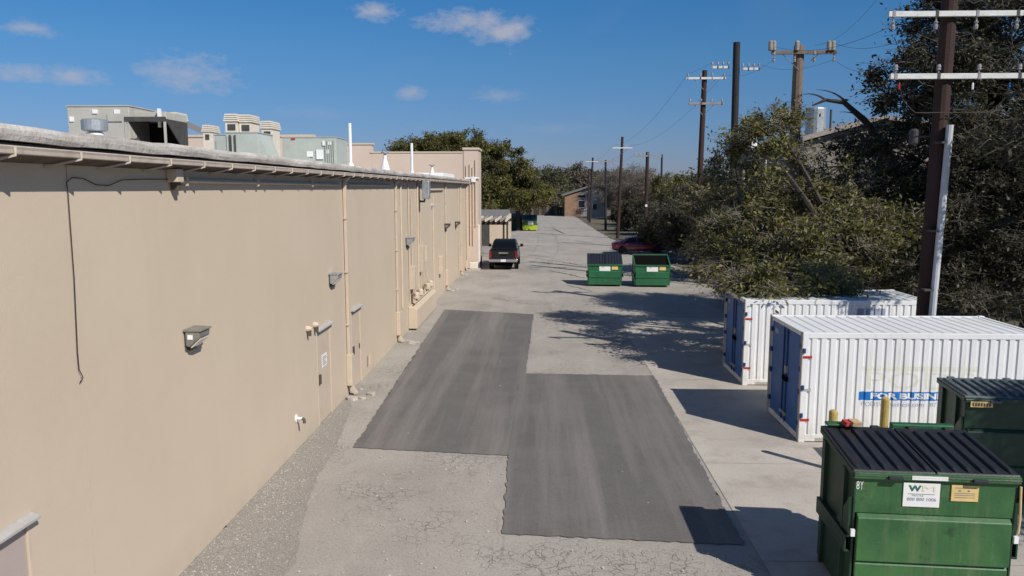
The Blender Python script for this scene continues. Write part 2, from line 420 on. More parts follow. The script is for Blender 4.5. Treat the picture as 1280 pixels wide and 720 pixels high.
# ------------------------------------------------------------------ mesh helpers
class MB:
    def __init__(s): s.v = []; s.f = []
    def add(s, vs, fs):
        o = len(s.v); s.v.extend([tuple(p) for p in vs]); s.f.extend([tuple(i + o for i in f) for f in fs]); return s
    def box(s, x0, x1, y0, y1, z0, z1):
        return s.add([(x0, y0, z0), (x1, y0, z0), (x1, y1, z0), (x0, y1, z0), (x0, y0, z1), (x1, y0, z1), (x1, y1, z1), (x0, y1, z1)],
                     [(0, 3, 2, 1), (4, 5, 6, 7), (0, 1, 5, 4), (1, 2, 6, 5), (2, 3, 7, 6), (3, 0, 4, 7)])
    def prism(s, poly, axis, a, b):
        """extrude a 2D polygon along axis; x: (y,z)  y: (x,z)  z: (x,y)"""
        n = len(poly)
        def P(p, t): return (t, p[0], p[1]) if axis == 'x' else (p[0], t, p[1]) if axis == 'y' else (p[0], p[1], t)
        vs = [P(p, a) for p in poly] + [P(p, b) for p in poly]
        fs = [tuple(range(n))[::-1], tuple(range(n, 2 * n))] + [(i, (i + 1) % n, n + (i + 1) % n, n + i) for i in range(n)]
        return s.add(vs, fs)
    def tube(s, pts, rad, n=8, cap=True):
        pts = [Vector(p) for p in pts]
        if isinstance(rad, (int, float)): rad = [rad] * len(pts)
        o = len(s.v); up = None
        for i, p in enumerate(pts):
            t = (pts[min(i + 1, len(pts) - 1)] - pts[max(i - 1, 0)]).normalized()
            if up is None: up = Vector((0, 0, 1)) if abs(t.z) < .9 else Vector((1, 0, 0))
            a = t.cross(up).normalized(); b = a.cross(t).normalized(); up = b
            for k in range(n):
                q = 2 * math.pi * k / n
                s.v.append(tuple(p + (a * math.cos(q) + b * math.sin(q)) * rad[i]))
        for i in range(len(pts) - 1):
            for k in range(n):
                k2 = (k + 1) % n
                s.f.append((o + i * n + k, o + i * n + k2, o + (i + 1) * n + k2, o + (i + 1) * n + k))
        if cap:
            s.f.append(tuple(o + k for k in range(n))[::-1]); e = o + (len(pts) - 1) * n
            s.f.append(tuple(e + k for k in range(n)))
        return s
    def lathe(s, prof, c, n=16, axis='z'):
        o = len(s.v)
        for r, h in prof:
            for k in range(n):
                q = 2 * math.pi * k / n; u, w = r * math.cos(q), r * math.sin(q)
                s.v.append((c[0] + u, c[1] + w, c[2] + h) if axis == 'z' else (c[0] + h, c[1] + u, c[2] + w) if axis == 'x' else (c[0] + w, c[1] + h, c[2] + u))
        for i in range(len(prof) - 1):
            for k in range(n):
                k2 = (k + 1) % n
                s.f.append((o + i * n + k, o + i * n + k2, o + (i + 1) * n + k2, o + (i + 1) * n + k))
        s.f.append(tuple(o + k for k in range(n))[::-1]); e = o + (len(prof) - 1) * n
        s.f.append(tuple(e + k for k in range(n)))
        return s
    def xf(s, M):
        s.v = [tuple(M @ Vector(p)) for p in s.v]; return s
    def mesh(s, name, m, smooth=False):
        me = bpy.data.meshes.new(name); me.from_pydata(s.v, [], s.f); me.materials.append(MATS[m])
        if smooth: me.polygons.foreach_set('use_smooth', [True] * len(me.polygons))
        me.update(); return me
    def build(s, name, m, parent=None, smooth=False, bevel=0.0, world=True):
        """one mesh object; world=True means the vertices are world coordinates even under a parent"""
        o = bpy.data.objects.new(name, s.mesh(name, m, smooth)); C.objects.link(o)
        if bevel:
            bv = o.modifiers.new('bevel', 'BEVEL'); bv.width = bevel; bv.segments = 2; bv.limit_method = 'ANGLE'; bv.angle_limit = math.radians(40)
        attach(o, parent, world)
        return o
def root_of(p):
    while p.parent: p = p.parent
    return p
def attach(o, parent, world=True):
    if parent is None: return
    o.parent = parent
    if world and parent.parent is None:
        o.matrix_parent_inverse = Matrix.Translation(-parent.location)
def tag(o, label=None, cat=None, group=None, kind=None):
    if label: o['label'] = label
    if cat: o['category'] = cat
    if group: o['group'] = group
    if kind: o['kind'] = kind
    return o
def thing(name, label, cat, loc=(0, 0, 0), rz=0.0, group=None):
    o = bpy.data.objects.new(name, None); C.objects.link(o); o.empty_display_size = .3
    o.location = loc; o.rotation_euler = (0, 0, rz)
    return tag(o, label, cat, group)
def copy_tree(o, parent=None):
    c = o.copy(); C.objects.link(c)
    if parent is not None: c.parent = parent
    for ch in list(o.children): copy_tree(ch, c)
    return c
def text_mesh(body, size, bold=0.0, align='LEFT'):
    """flat lettering as triangles in the XZ plane (x right, z up), lower-left at origin"""
    cu = bpy.data.curves.new('lettering', 'FONT'); cu.body = body; cu.size = size; cu.offset = bold; cu.resolution_u = 2
    cu.fill_mode = 'FRONT'
    ob = bpy.data.objects.new('lettering', cu); C.objects.link(ob)
    dg = bpy.context.evaluated_depsgraph_get(); dg.update()
    me = bpy.data.meshes.new_from_object(ob.evaluated_get(dg))
    bpy.data.objects.remove(ob, do_unlink=True); bpy.data.curves.remove(cu)
    bm = bmesh.new(); bm.from_mesh(me); bpy.data.meshes.remove(me)
    for v in bm.verts: v.co = Vector((v.co.x, 0, v.co.y))
    return bm
def fit_bm(bm, x0, x1, z0, z1):
    xs = [v.co.x for v in bm.verts]; zs = [v.co.z for v in bm.verts]
    xa, xb, za, zb = min(xs), max(xs), min(zs), max(zs)
    for v in bm.verts:
        v.co.x = x0 + (v.co.x - xa) * (x1 - x0) / (xb - xa); v.co.z = z0 + (v.co.z - za) * (z1 - z0) / (zb - za)
    return bm
def bm_obj(name, bm, m, parent=None, world=True):
    me = bpy.data.meshes.new(name); bm.to_mesh(me); bm.free(); me.materials.append(MATS[m])
    o = bpy.data.objects.new(name, me); C.objects.link(o); attach(o, parent, world); return o
def catenary(a, b, sag, n=14):
    a, b = Vector(a), Vector(b)
    return [a.lerp(b, i / n) - Vector((0, 0, sag * 4 * (i / n) * (1 - i / n))) for i in range(n + 1)]

# ------------------------------------------------------------------ setting: ground, pavement, patches
rnd = random.Random(7)
WX = -5.15                                   # face of the long wall
def struct(o): o['kind'] = 'structure'; return o
def ragged(poly, step=.12, jit=.015, r=rnd):
    out = []
    for i, p in enumerate(poly):
        q = poly[(i + 1) % len(poly)]; d = math.hypot(q[0] - p[0], q[1] - p[1]); n = max(1, int(d / step))
        for k in range(n):
            t = k / n; j = 0 if k == 0 else 1
            out.append((p[0] + (q[0] - p[0]) * t + j * r.uniform(-jit, jit), p[1] + (q[1] - p[1]) * t + j * r.uniform(-jit, jit)))
    return out
def sheet(name, poly, z, m, parent=None):
    bm = bmesh.new(); vs = [bm.verts.new((p[0], p[1], z)) for p in poly]; f = bm.faces.new(vs)
    if f.normal.z < 0: f.normal_flip()
    bmesh.ops.triangulate(bm, faces=bm.faces[:])
    for f in bm.faces:
        f.normal_update()
        if f.normal.z < 0: f.normal_flip()
    return bm_obj(name, bm, m, parent)

struct(sheet('ground', [(-1500, -600), (1500, -600), (1500, 2400), (-1500, 2400)], -.03, 'soil'))
pave = struct(sheet('alley_pavement', ragged([(-5.3, -6), (14, -6), (14, 46), (10.2, 52), (8.6, 60), (12.5, 61), (12.5, 69), (8.0, 71), (7.2, 100), (6.6, 150), (5.0, 163), (-12, 163), (-16, 66), (-5.3, 60)], 1.2, .12), -.004, 'pavement'))
# concrete apron in front of the containers, cast in slabs
apron = struct(sheet('concrete_apron', [(3.3, 4), (13.4, 4), (13.4, 33), (3.3, 33)], .0005, 'joint_sealant'))
ys = [4.0, 11.05, 15.2, 22.1, 27.6, 33]; xs = [3.3, 7.9, 13.4]
for i in range(len(ys) - 1):
    for j in range(len(xs) - 1):
        sheet('slab', ragged([(xs[j] + .008, ys[i] + .008), (xs[j + 1] - .008, ys[i] + .008), (xs[j + 1] - .008, ys[i + 1] - .008), (xs[j] + .008, ys[i + 1] - .008)], .4, .004), .0055, 'concrete', apron)
G = lambda x, y: tuple(gnd(x, y))[:2]
P1 = [G(441, 560), G(638, 570), (G(657, 468)[0], G(638, 570)[1] + .0)]
pa = [G(441, 560), (-.55, G(638, 570)[1]), (-.45, 22.6), G(667, 393), G(556, 387)]
pb = [(-.655, G(638, 570)[1]), G(628, 668), G(930, 682), G(818, 470), (-.62, G(657, 467)[1])]
struct(sheet('asphalt_patch', ragged(pa, .1, .026), .010, 'asphalt'))
struct(sheet('asphalt_patch', ragged(pb, .1, .026), .0145, 'asphalt'))
# loose aggregate along the wall foot
gravel = struct(sheet('gravel_strip', ragged([(-5.15, 3), (-3.65, 3), (-3.75, 9.2), (-3.62, 10.8), (-3.95, 12.2), (-4.25, 14.0), (-4.45, 16.5), (-4.85, 19.2), (-5.15, 19.8)], .12, .035), .004, 'gravel'))
def pebbles(name, n, area, sizes, m, seed, density=None):
    r = np.random.RandomState(seed); V = []; F = []
    base = np.array([(1, 0, 0), (-1, 0, 0), (0, 1, 0), (0, -1, 0), (0, 0, 1), (0, 0, -1)], float)
    tri = np.array([(0, 2, 4), (2, 1, 4), (1, 3, 4), (3, 0, 4), (2, 0, 5), (1, 2, 5), (3, 1, 5), (0, 3, 5)])
    k = 0
    while k < n:
        x, y = r.uniform(area[0], area[1]), r.uniform(area[2], area[3])
        if density and r.rand() > density(x, y): continue
        s = r.uniform(*sizes) * (1 if r.rand() < .93 else 2.0)
        v = base * s * r.uniform(.6, 1.3, (6, 3)); a = r.rand() * 6.28
        c, d = math.cos(a), math.sin(a)
        v = np.stack([v[:, 0] * c - v[:, 1] * d, v[:, 0] * d + v[:, 1] * c, v[:, 2] * .7], 1) + (x, y, s * .3)
        V.append(v); F.append(tri + 6 * k); k += 1
    V = np.concatenate(V); F = np.concatenate(F)
    me = bpy.data.meshes.new(name); me.from_pydata(V.tolist(), [], F.tolist()); me.materials.append(MATS[m])
    o = bpy.data.objects.new(name, me); C.objects.link(o); return o
tag(pebbles('loose_gravel', 14000, (-5.13, -3.5, 7, 19.5), (.004, .010), 'pebble', 3, lambda x, y: max(0, min(1, (-3.35 - .13 * max(0, y - 9) - x) / .9))),
    'loose grey gravel lying along the foot of the tan wall', 'gravel', kind='stuff')
tag(pebbles('rubble', 2600, (-5.1, 3.2, 9.4, 40), (.005, .015), 'stone_rubble', 5,
            lambda x, y: 1.0 if (-3.5 < x < -.7 and 10 < y < 15.5) or (x < -4.4 and 19 < y < 30) or (-.5 < x < 3 and y < 11.4) else .02),
    'crumbs of broken pavement scattered beside the dark asphalt patches', 'rubble', kind='stuff')
# open cracks that run across the alley
def crack(pts, w, seed):
    r = random.Random(seed); L = []; R_ = []
    P = []
    for a, b in zip(pts[:-1], pts[1:]):
        n = max(2, int(math.hypot(b[0] - a[0], b[1] - a[1]) / .25))
        for k in range(n): P.append((a[0] + (b[0] - a[0]) * k / n + r.uniform(-.06, .06), a[1] + (b[1] - a[1]) * k / n + r.uniform(-.06, .06)))
    P.append(pts[-1]); n = len(P)
    for i, p in enumerate(P):
        q = P[min(i + 1, n - 1)]; o = P[max(i - 1, 0)]; dx, dy = q[0] - o[0], q[1] - o[1]; l = math.hypot(dx, dy) or 1
        ww = w * r.uniform(.35, 1) * min(1, 4 * min(i, n - 1 - i) / n + .05)
        L.append((p[0] - dy / l * ww, p[1] + dx / l * ww, .003)); R_.append((p[0] + dy / l * ww, p[1] - dx / l * ww, .003))
    mb = MB(); mb.add(L + R_, [(i, n + i, n + i + 1, i + 1) for i in range(n - 1)])
    mb.build('crack', 'crack_tar', pave)
for k, (pl, w) in enumerate(((((667, 323), (700, 327), (735, 333)), .10), (((684, 338), (712, 343), (733, 348)), .11), (((660, 336), (675, 337)), .07), (((708, 356), (735, 363), (745, 366)), .06),
                             (((690, 285), (707, 293)), .16), (((650, 303), (680, 303)), .07), (((655, 318), (690, 322)), .06), (((735, 372), (760, 378)), .04),
                             (((716, 300), (745, 305)), .1), (((612, 372), (640, 376)), .03))):
    crack([G(*p) for p in pl], w, k)

# ------------------------------------------------------------------ long tan building on the left
B1 = thing('retail_building', 'long low tan stucco building with gutter and downspouts along the alley', 'building', (-20, 25, 0))
def Yw(px, py=330): return onX(px, py, WX).y
def wall_panel(y0, y1, z1, openings=(), z0=0.0, x=WX, m='stucco', parent=B1, depth=.075):
    """wall face at x looking to +X, with real door recesses"""
    yc = sorted({y0, y1} | {v for o in openings for v in o[:2]}); zc = sorted({z0, z1} | {v for o in openings for v in o[2:]})
    mb = MB()
    def hole(a, b, c, d): return any(o[0] <= a + 1e-6 and b <= o[1] + 1e-6 and o[2] <= c + 1e-6 and d <= o[3] + 1e-6 for o in openings)
    for i in range(len(yc) - 1):
        for k in range(len(zc) - 1):
            a, b, c, d = yc[i], yc[i + 1], zc[k], zc[k + 1]
            if not hole(a, b, c, d): mb.add([(x, a, c), (x, b, c), (x, b, d), (x, a, d)], [(0, 1, 2, 3)])
    for a, b, c, d in openings:
        xi = x - depth
        mb.add([(x, a, c), (xi, a, c), (xi, a, d), (x, a, d)], [(0, 1, 2, 3)]); mb.add([(x, b, c), (x, b, d), (xi, b, d), (xi, b, c)], [(0, 1, 2, 3)])
        mb.add([(x, a, d), (xi, a, d), (xi, b, d), (x, b, d)], [(0, 1, 2, 3)])
    # edges of the panel
    e = x - .2
    mb.add([(x, y0, z0), (x, y0, z1), (e, y0, z1), (e, y0, z0)], [(0, 1, 2, 3)]); mb.add([(x, y1, z0), (e, y1, z0), (e, y1, z1), (x, y1, z1)], [(0, 1, 2, 3)])
    mb.add([(x, y0, z1), (x, y1, z1), (e, y1, z1), (e, y0, z1)], [(0, 1, 2, 3)])
    return mb.build('wall_panel', m, parent)
yj = [-6, Yw(105, 520), Yw(431), Yw(490), Yw(535), Yw(557), 53.0]
DOORS = [(6.15, 7.23, 0, 2.13), (Yw(398, 470), Yw(414, 470), 0, 2.17), (Yw(440.5, 440), Yw(451, 440), 0, 2.12)]
for i in range(len(yj) - 1):
    a, b = yj[i] + .009, yj[i + 1] - .009
    wall_panel(a, b, 5.86, [d for d in DOORS if a < d[0] < b])
    MB().box(WX - .12, WX - .012, yj[i] - .03, yj[i] + .03, 0, 5.8).build('joint', 'joint_sealant', B1)
for i, (a, b, c, d) in enumerate(DOORS):
    dr = MB().box(WX - .075, WX - .018, a + .004, b - .004, c + .01, d - .004).build('door', 'door_mauve' if i == 0 else 'door_tan', B1, bevel=.004)
    fr = MB()
    fr.box(WX - .02, WX + .006, a - .045, a - .001, 0, d).box(WX - .02, WX + .006, b + .001, b + .045, 0, d).box(WX - .02, WX + .006, a - .045, b + .045, d + .001, d + .045)
    fr.build('door_frame', 'trim_tan', B1, bevel=.004)
    cp = MB().prism([(WX + .001, d + .12), (WX + .10, d + .085), (WX + .10, d + .06), (WX + .001, d + .06)], 'y', a - .08, b + .08)
    cp.build('drip_cap', 'metal_light', B1)
    if i:
        MB().box(WX - .019, WX + .03, a + .06, a + .16, .96, 1.18).build('handle', 'bronze_fixture', dr)
        if i == 1:
            MB().box(WX - .0185, WX - .012, a + .38, a + .80, 1.28, 1.58).build('notice', 'sign_white', dr)
            for k in range(5): MB().box(WX - .013, WX - .009, a + .43, a + .75 - .06 * (k % 3), 1.325 + .045 * k, 1.345 + .045 * k).build('print_line', 'print_grey', dr)
        else:
            MB().box(WX - .019, WX + .005, b - .14, b - .08, .98, 1.12).build('lock_plate', 'bronze_fixture', dr)
# roof edge, gutter, straps
Y0, Y1 = -6.0, Yw(582, 222)
def prof_long(name, poly, m, y0=Y0, y1=Y1, seg=0, wob=0.0, seed=1):
    r = random.Random(seed); mb = MB(); n = len(poly); k = max(1, int((y1 - y0) / seg)) if seg else 1
    for i in range(k + 1):
        y = y0 + (y1 - y0) * i / k; dz = r.uniform(-wob, wob)
        for j, p in enumerate(poly): mb.v.append((p[0] + r.uniform(-wob, wob) * .4, y, p[1] + dz * (1 if j % 2 else .7)))
    for i in range(k):
        for j in range(n):
            j2 = (j + 1) % n; mb.f.append((i * n + j, (i + 1) * n + j, (i + 1) * n + j2, i * n + j2))
    mb.f.append(tuple(range(n))); mb.f.append(tuple(range(k * n, k * n + n))[::-1])
    return mb.build(name, m, B1)
prof_long('roof_edge', [(-5.4, 6.085), (-4.90, 6.075), (-4.875, 6.03), (-4.872, 5.985), (-4.885, 5.93), (-4.93, 5.925), (-5.4, 5.93)], 'roof_edge', seg=.45, wob=.011)
prof_long('gutter', [(-4.875, 5.876), (-4.865, 5.884), (-4.85, 5.886), (-4.842, 5.875), (-4.85, 5.85), (-4.852, 5.815), (-4.865, 5.806), (-4.88, 5.815)], 'gutter_paint', seg=3.05, wob=.004, seed=4)
prof_long('soffit', [(-5.14, 5.91), (-4.92, 5.915), (-4.92, 5.86), (-4.882, 5.85), (-4.882, 5.812), (-5.14, 5.745)], 'soffit')  # dark brown boards; eave shade and gap line are deepened in their colour
y = 2.1
while y < Y1 - .6:
    yy = y + rnd.uniform(-.04, .04)
    st = MB(); st.tube([(-4.842, yy, 5.872), (-4.842, yy, 5.80), (-4.95, yy - .06, 5.765), (-5.142, yy - .16, 5.715)], .016, 4)
    st.build('gutter_strap', 'gutter_paint', B1)
    y += 1.0
rf = MB().box(-40, -5.38, -6, 52.9, 5.9, 6.05).build('roof', 'roof_membrane', B1)
MB().box(-40, -5.36, -6.2, -6.0, 0, 6.0).build('end_wall', 'stucco', B1)
# downspouts with impact guards
for py, px in ((None, 430), (None, 494), (None, 556.5), (None, 575)):
    yc = Yw(px, 300)
    d = MB(); d.box(WX + .012, WX + .092, yc - .055, yc + .055, .95, 5.66)
    d.prism([(WX + .012, 5.66), (WX + .092, 5.66), (-4.90, 5.80), (-4.99, 5.80)], 'y', yc - .055, yc + .055)
    ds = d.build('downspout', 'trim_tan', B1, bevel=.012)
    MB().box(WX + .002, WX + .15, yc - .13, yc + .13, .28, 1.12).build('guard', 'trim_tan', ds, bevel=.015)
    MB().prism([(WX + .012, .28), (WX + .10, .28), (WX + .26, .06), (WX + .18, .02)], 'y', yc - .06, yc + .06).build('elbow', 'trim_tan', ds)
    for z in (1.9, 3.3, 4.7): MB().box(WX + .004, WX + .10, yc - .085, yc + .085, z, z + .03).build('strap', 'trim_tan', ds)
    # broken splash stones under the outlet
    for k in range(5):
        s = rnd.uniform(.06, .17); a = rnd.uniform(0, 3)
        mb = MB(); mb.prism([(math.cos(a + q) * s * rnd.uniform(.6, 1.2), math.sin(a + q) * s * rnd.uniform(.6, 1.2)) for q in (0, 1.0, 2.1, 3.2, 4.2, 5.3)], 'z', -.02, s * rnd.uniform(.25, .5))
        mb.xf(Matrix.Translation((WX + rnd.uniform(.2, .75), yc + rnd.uniform(-.5, .7), 0)))
        tag(mb.build('broken_stone', 'stone_rubble', bevel=.01), 'broken chunk of concrete under a downspout outlet', 'stone', 'broken stones under the downspouts')
# conduits on the wall
def conduit(pts, r=.022, m='trim_tan', name='conduit', parent=B1): return MB().tube(pts, r, 6).build(name, m, parent)
zc = 5.60
conduit([(WX + .04, Yw(222), zc), (WX + .04, Yw(330), zc - .01), (WX + .04, Yw(425), zc - .02)], .035)
conduit([(WX + .04, Yw(437), zc - .02), (WX + .04, Yw(489), zc - .02)], .035)
for px in (233, 322, 390): MB().box(WX + .002, WX + .085, Yw(px) - .03, Yw(px) + .03, zc - .07, zc + .06).build('conduit_clamp', 'trim_tan', B1)
MB().box(WX + .004, WX + .16, Yw(212, 230) - .10, Yw(212, 230) + .10, zc - .02, zc + .16).build('junction_box', 'trim_tan', B1, bevel=.01)
MB().box(WX + .02, WX + .12, Yw(214, 230) - .05, Yw(214, 230) + .05, zc - .14, zc - .02).build('lamp_socket', 'bronze_fixture', B1, bevel=.01)
yb = Yw(212, 230)
hang = [onX(x, y, WX + .025) for x, y in ((100, 478), (104, 472), (99, 462), (97, 440), (93, 350), (85, 240), (83, 228), (90, 222), (104, 223), (120, 231), (136, 232), (152, 225), (175, 224), (212, 224))]
MB().tube(hang, .006, 5).build('loose_cable', 'cable_black', B1)
for px in (501, 510.5, 514, 522, 524.5, 541, 573, 577):
    top = 5.62 if px not in (514, 541) else 5.1
    bot = 1.1 if px < 530 else .4
    conduit([(WX + .035, Yw(px), bot), (WX + .035, Yw(px), top)], rnd.choice((.022, .03, .045)))
MB().tube([(WX + .05, Yw(531), 5.42), (WX + .05, Yw(554), 5.42)], .06, 6).build('conduit', 'trim_tan', B1)
# utility ledge with gas meters
y0, y1 = 29.6, 35.2
lg = MB().prism([(WX + .002, .06), (WX + .34, .06), (WX + .34, .80), (WX + .29, .86), (WX + .002, .92)], 'y', y0, y1).build('utility_ledge', 'stucco', B1, bevel=.02)
for k, yy in enumerate((30.3, 31.3, 33.3, 34.2)):
    m_ = MB().lathe([(.08, 0), (.15, .05), (.15, .24), (.09, .30)], (WX + .2, yy, 1.12), 10).build('gas_meter', 'trim_tan', B1)
    MB().tube([(WX + .2, yy - .12, 1.2), (WX + .2, yy - .2, 1.42), (WX + .1, yy - .2, 1.7), (WX + .1, yy - .2, 2.0)], .02, 6).build('riser', 'trim_tan', m_)
MB().tube([(WX + .22, 29.9, 1.04), (WX + .22, 34.9, 1.04)], .035, 6).build('manifold', 'trim_tan', B1)
for a, z, w, h in ((30.0, 1.55, .5, .9), (32.2, 2.0, .55, 1.1), (33.4, 2.3, .4, .7), (38.6, 1.2, .5, .9)):
    MB().box(WX + .003, WX + .20, a, a + w, z, z + h).build('meter_box', 'trim_tan', B1, bevel=.015)
# small pieces on the wall
hb = onX(370, 523, WX)
h = thing('hose_bib', 'small round hose tap stub low on the tan wall', 'tap', (WX, hb.y, hb.z))
MB().lathe([(.09, 0), (.09, .015), (.03, .02), (.03, .14)], (WX + .002, hb.y, hb.z), 12, 'x').build('flange', 'white_paint', h)
MB().tube([(WX + .13, hb.y, hb.z), (WX + .17, hb.y, hb.z - .02), (WX + .18, hb.y, hb.z - .10)], .035, 8).build('spout', 'bronze_fixture', h)
for px, py, n_ in ((383, 411, 'bell'), (392, 406, 'camera')):
    q = onX(px, py, WX); t_ = thing('wall_fitting', 'small fitting beside the door with the white notice, ' + ('lower one with dark spout' if n_ == 'bell' else 'upper one with round cap'), 'fitting', (WX, q.y, q.z))
    MB().lathe([(.07, 0), (.07, .03), (.04, .12)], (WX + .002, q.y, q.z), 10, 'x').build('cap', 'trim_tan', t_)
    MB().box(WX + .04, WX + .10, q.y - .03, q.y + .03, q.z - .16, q.z - .05).build('stem', 'bronze_fixture', t_)
MB().lathe([(.1, 0), (.1, .1), (.05, .14)], (WX + .002, Yw(539, 253), 4.7), 10, 'x').build('alarm_bell', 'metal_light', B1)
MB().lathe([(.03, 0), (.03, .3)], (WX + .08, Yw(459, 472), .32), 8).build('pipe_stub', 'trim_tan', B1)

def wall_light(px, py, sc, label, m2='galvanised'):
    q = onX(px, py, WX); t_ = thing('wall_light', label, 'light', (WX, q.y, q.z), group='wall lights on the tan building')
    w = .27 * sc
    def P(pl): return [(WX + .002 + a * sc, q.z + b * sc) for a, b in pl]
    MB().prism(P([(0, -.22), (.04, -.22), (.04, .20), (0, .20)]), 'y', q.y - w * .8, q.y + w * .8).build('back_plate', 'bronze_fixture', t_, bevel=.01)
    MB().prism(P([(.04, -.10), (.12, -.13), (.34, .06), (.36, .21), (.04, .21)]), 'y', q.y - w, q.y + w).build('housing', m2, t_, bevel=.02)
    MB().prism(P([(.02, .215), (.39, .215), (.39, .235), (.02, .255)]), 'y', q.y - w * 1.06, q.y + w * 1.06).build('visor', m2, t_)
    MB().prism(P([(.13, -.135), (.15, -.15), (.345, .03), (.34, .055)]), 'y', q.y - w * .8, q.y + w * .8).build('lens', 'lens_glass', t_)
    MB().box(WX + .07, WX + .07 + .11 * sc, q.y - w - .010, q.y - w + .002, q.z + .03, q.z + .03 + .10 * sc).build('photocell', 'white_paint' if m2 == 'visor_olive' else 'galvanised', t_)
    MB().prism(P([(.04, -.24), (.10, -.22), (.12, -.13), (.04, -.10)]), 'y', q.y - w * .5, q.y + w * .5).build('conduit_entry', 'bronze_fixture', t_)
wall_light(236, 424, .68, 'wall pack light with clear visor on the blank stretch of wall between two panel joints', 'visor_olive')
wall_light(413, 350, .68, 'grey wall pack light above the door with the white notice')
wall_light(508, 303, .8, 'wall pack light above the gas meters')
wall_light(556, 284, .8, 'wall pack light beside the far downspout, the one by the gap before the truck', 'bronze_fixture')
wall_light(569, 281, .8, 'last wall pack light before the taller pink section', 'bronze_fixture')
q = onX(521.5, 236, WX)
t_ = thing('flood_light', 'tall grey box fixture hung under the gutter', 'fixture', (WX, q.y, 5.0))
MB().box(WX + .22, WX + .52, q.y - .2, q.y + .2, 5.05, 5.78).build('housing', 'galvanised', t_, bevel=.03)
MB().tube([(WX + .002, q.y, 4.95), (WX + .3, q.y, 4.95), (WX + .3, q.y, 5.06)], .05, 6).build('bracket', 'bronze_fixture', t_)

# ------------------------------------------------------------------ taller section with parapet at the far end
B2 = thing('tall_store_section', 'taller pinkish stucco section with stepped parapet rising behind the low roof', 'building', (-18, 56, 0))
F = 53.0
MB().box(-11.5, -5.1, F, F + .4, 0, 7.86).build('front_wall', 'stucco_pink', B2)
MB().box(-11.62, -5.25, F - .05, F + .45, 7.86, 7.95).build('coping', 'stucco', B2)
MB().box(-15.5, -11.5, F + .01, F + .4, 0, 8.42).build('front_wall', 'stucco_pink', B2)
MB().box(-15.6, -11.4, F - .05, F + .45, 8.42, 8.52).build('coping', 'stucco', B2)
MB().box(-26.5, -15.5, F + .02, F + .4, 0, 8.95).build('front_wall', 'stucco_pink', B2)
MB().box(-26.6, -15.45, F - .05, F + .45, 8.95, 9.1).build('coping', 'stucco', B2)
MB().box(-5.28, -4.3, F - .05, F + 2.6, 0, 8.05).build('pilaster', 'stucco_pink', B2)
MB().box(-5.36, -4.22, F - .13, F + 2.7, 8.05, 8.2).build('pilaster_cap', 'stucco', B2, bevel=.02)
MB().box(-26.5, -5.5, F + .42, F + 11, 0, 7.4).build('block', 'stucco_pink', B2)
MB().box(-5.0, -4.31, F - .07, F - .052, 2.9, 2.98).build('band', 'stucco', B2)
for px, top in ((583, 7.0), (587.5, 7.1), (591, 6.9), (594.5, 7.4)):
    x = onY(px, 250, F - .1).x
    MB().tube([(x, F - .10, rnd.uniform(.4, 3.0)), (x, F - .10, top)], .035, 6).build('conduit', 'trim_tan', B2)
MB().box(-4.75, -4.45, F - .2, F - .052, 5.9, 6.25).build('meter_box', 'white_paint', B2)
MB().tube([(-5.2, F - .12, 6.15), (-4.2, F - .12, 6.15)], .06, 6).build('conduit', 'white_paint', B2)
# recessed entry and pale annex wall beyond
MB().box(-4.30, -4.24, F + .1, F + .5, .0, 3.0).build('door_jamb', 'white_paint', B2)
MB().box(-4.8, -4.28, F + 2.7, F + 2.8, .0, 2.6).build('entry_door', 'duct_dark', B2)
AN = thing('annex_building', 'pale beige annex wall standing behind the pergola', 'building', (-9, 78, 0))
MB().box(-14, onY(635, 300, 74).x, 74, 82, 0, 2.85).build('wall', 'stucco', AN)
MB().prism([(73.6, 2.8), (73.6, 2.95), (79, 3.25), (82.3, 3.25), (82.3, 2.8)], 'x', -14.1, onY(633, 300, 74).x).build('roof', 'shingle', AN)
MB().box(onY(604, 300, 74).x - .6, onY(612, 300, 74).x, 73.95, 73.998, 0, 2.3).build('door', 'duct_dark', AN)
PG = thing('pergola', 'dark wooden pergola with slatted roof in front of the pale annex wall', 'pergola', (-4, 62, 0))
px1 = onY(634, 290, 63.5).x
for x, yy in ((px1, 63.5), (px1, 57.5), (-5.0, 63.5), (-5.0, 57.5)):
    MB().box(x - .07, x + .07, yy - .07, yy + .07, 0, 3.0).build('post', 'pergola_wood', PG)
for yy in (57.5, 63.5): MB().box(-5.4, px1 + .35, yy - .05, yy + .05, 2.80, 3.05).build('beam', 'pergola_wood', PG)
for k in range(8):
    xx = -5.2 + k * (px1 + 5.4) / 7; MB().box(xx - .045, xx + .045, 56.6, 64.6, 3.055, 3.22).build('slat', 'hvac_cream' if k % 2 else 'arm_grey', PG)
# white propane or condenser unit by the corner
cu = thing('condenser_unit', 'low cream condenser unit at the corner beside the black pickup', 'condenser', (-4.55, 51.8, 0))
MB().box(-4.8, -4.25, 51.5, 52.1, .12, .60).build('housing', 'hvac_cream', cu, bevel=.05)
MB().box(-5.0, -4.1, 51.35, 52.25, 0, .12).build('pad', 'stone_rubble', cu)
MB().lathe([(.22, 0), (.22, .03), (.1, .04)], (-4.52, 51.8, .60), 16).build('fan_guard', 'galvanised', cu)

# ------------------------------------------------------------------ roof equipment
RZ = 6.05
def spx(px, Y): return onY(px, 170, Y).x
def spz(py, Y, px=200): return onY(px, py, Y).z
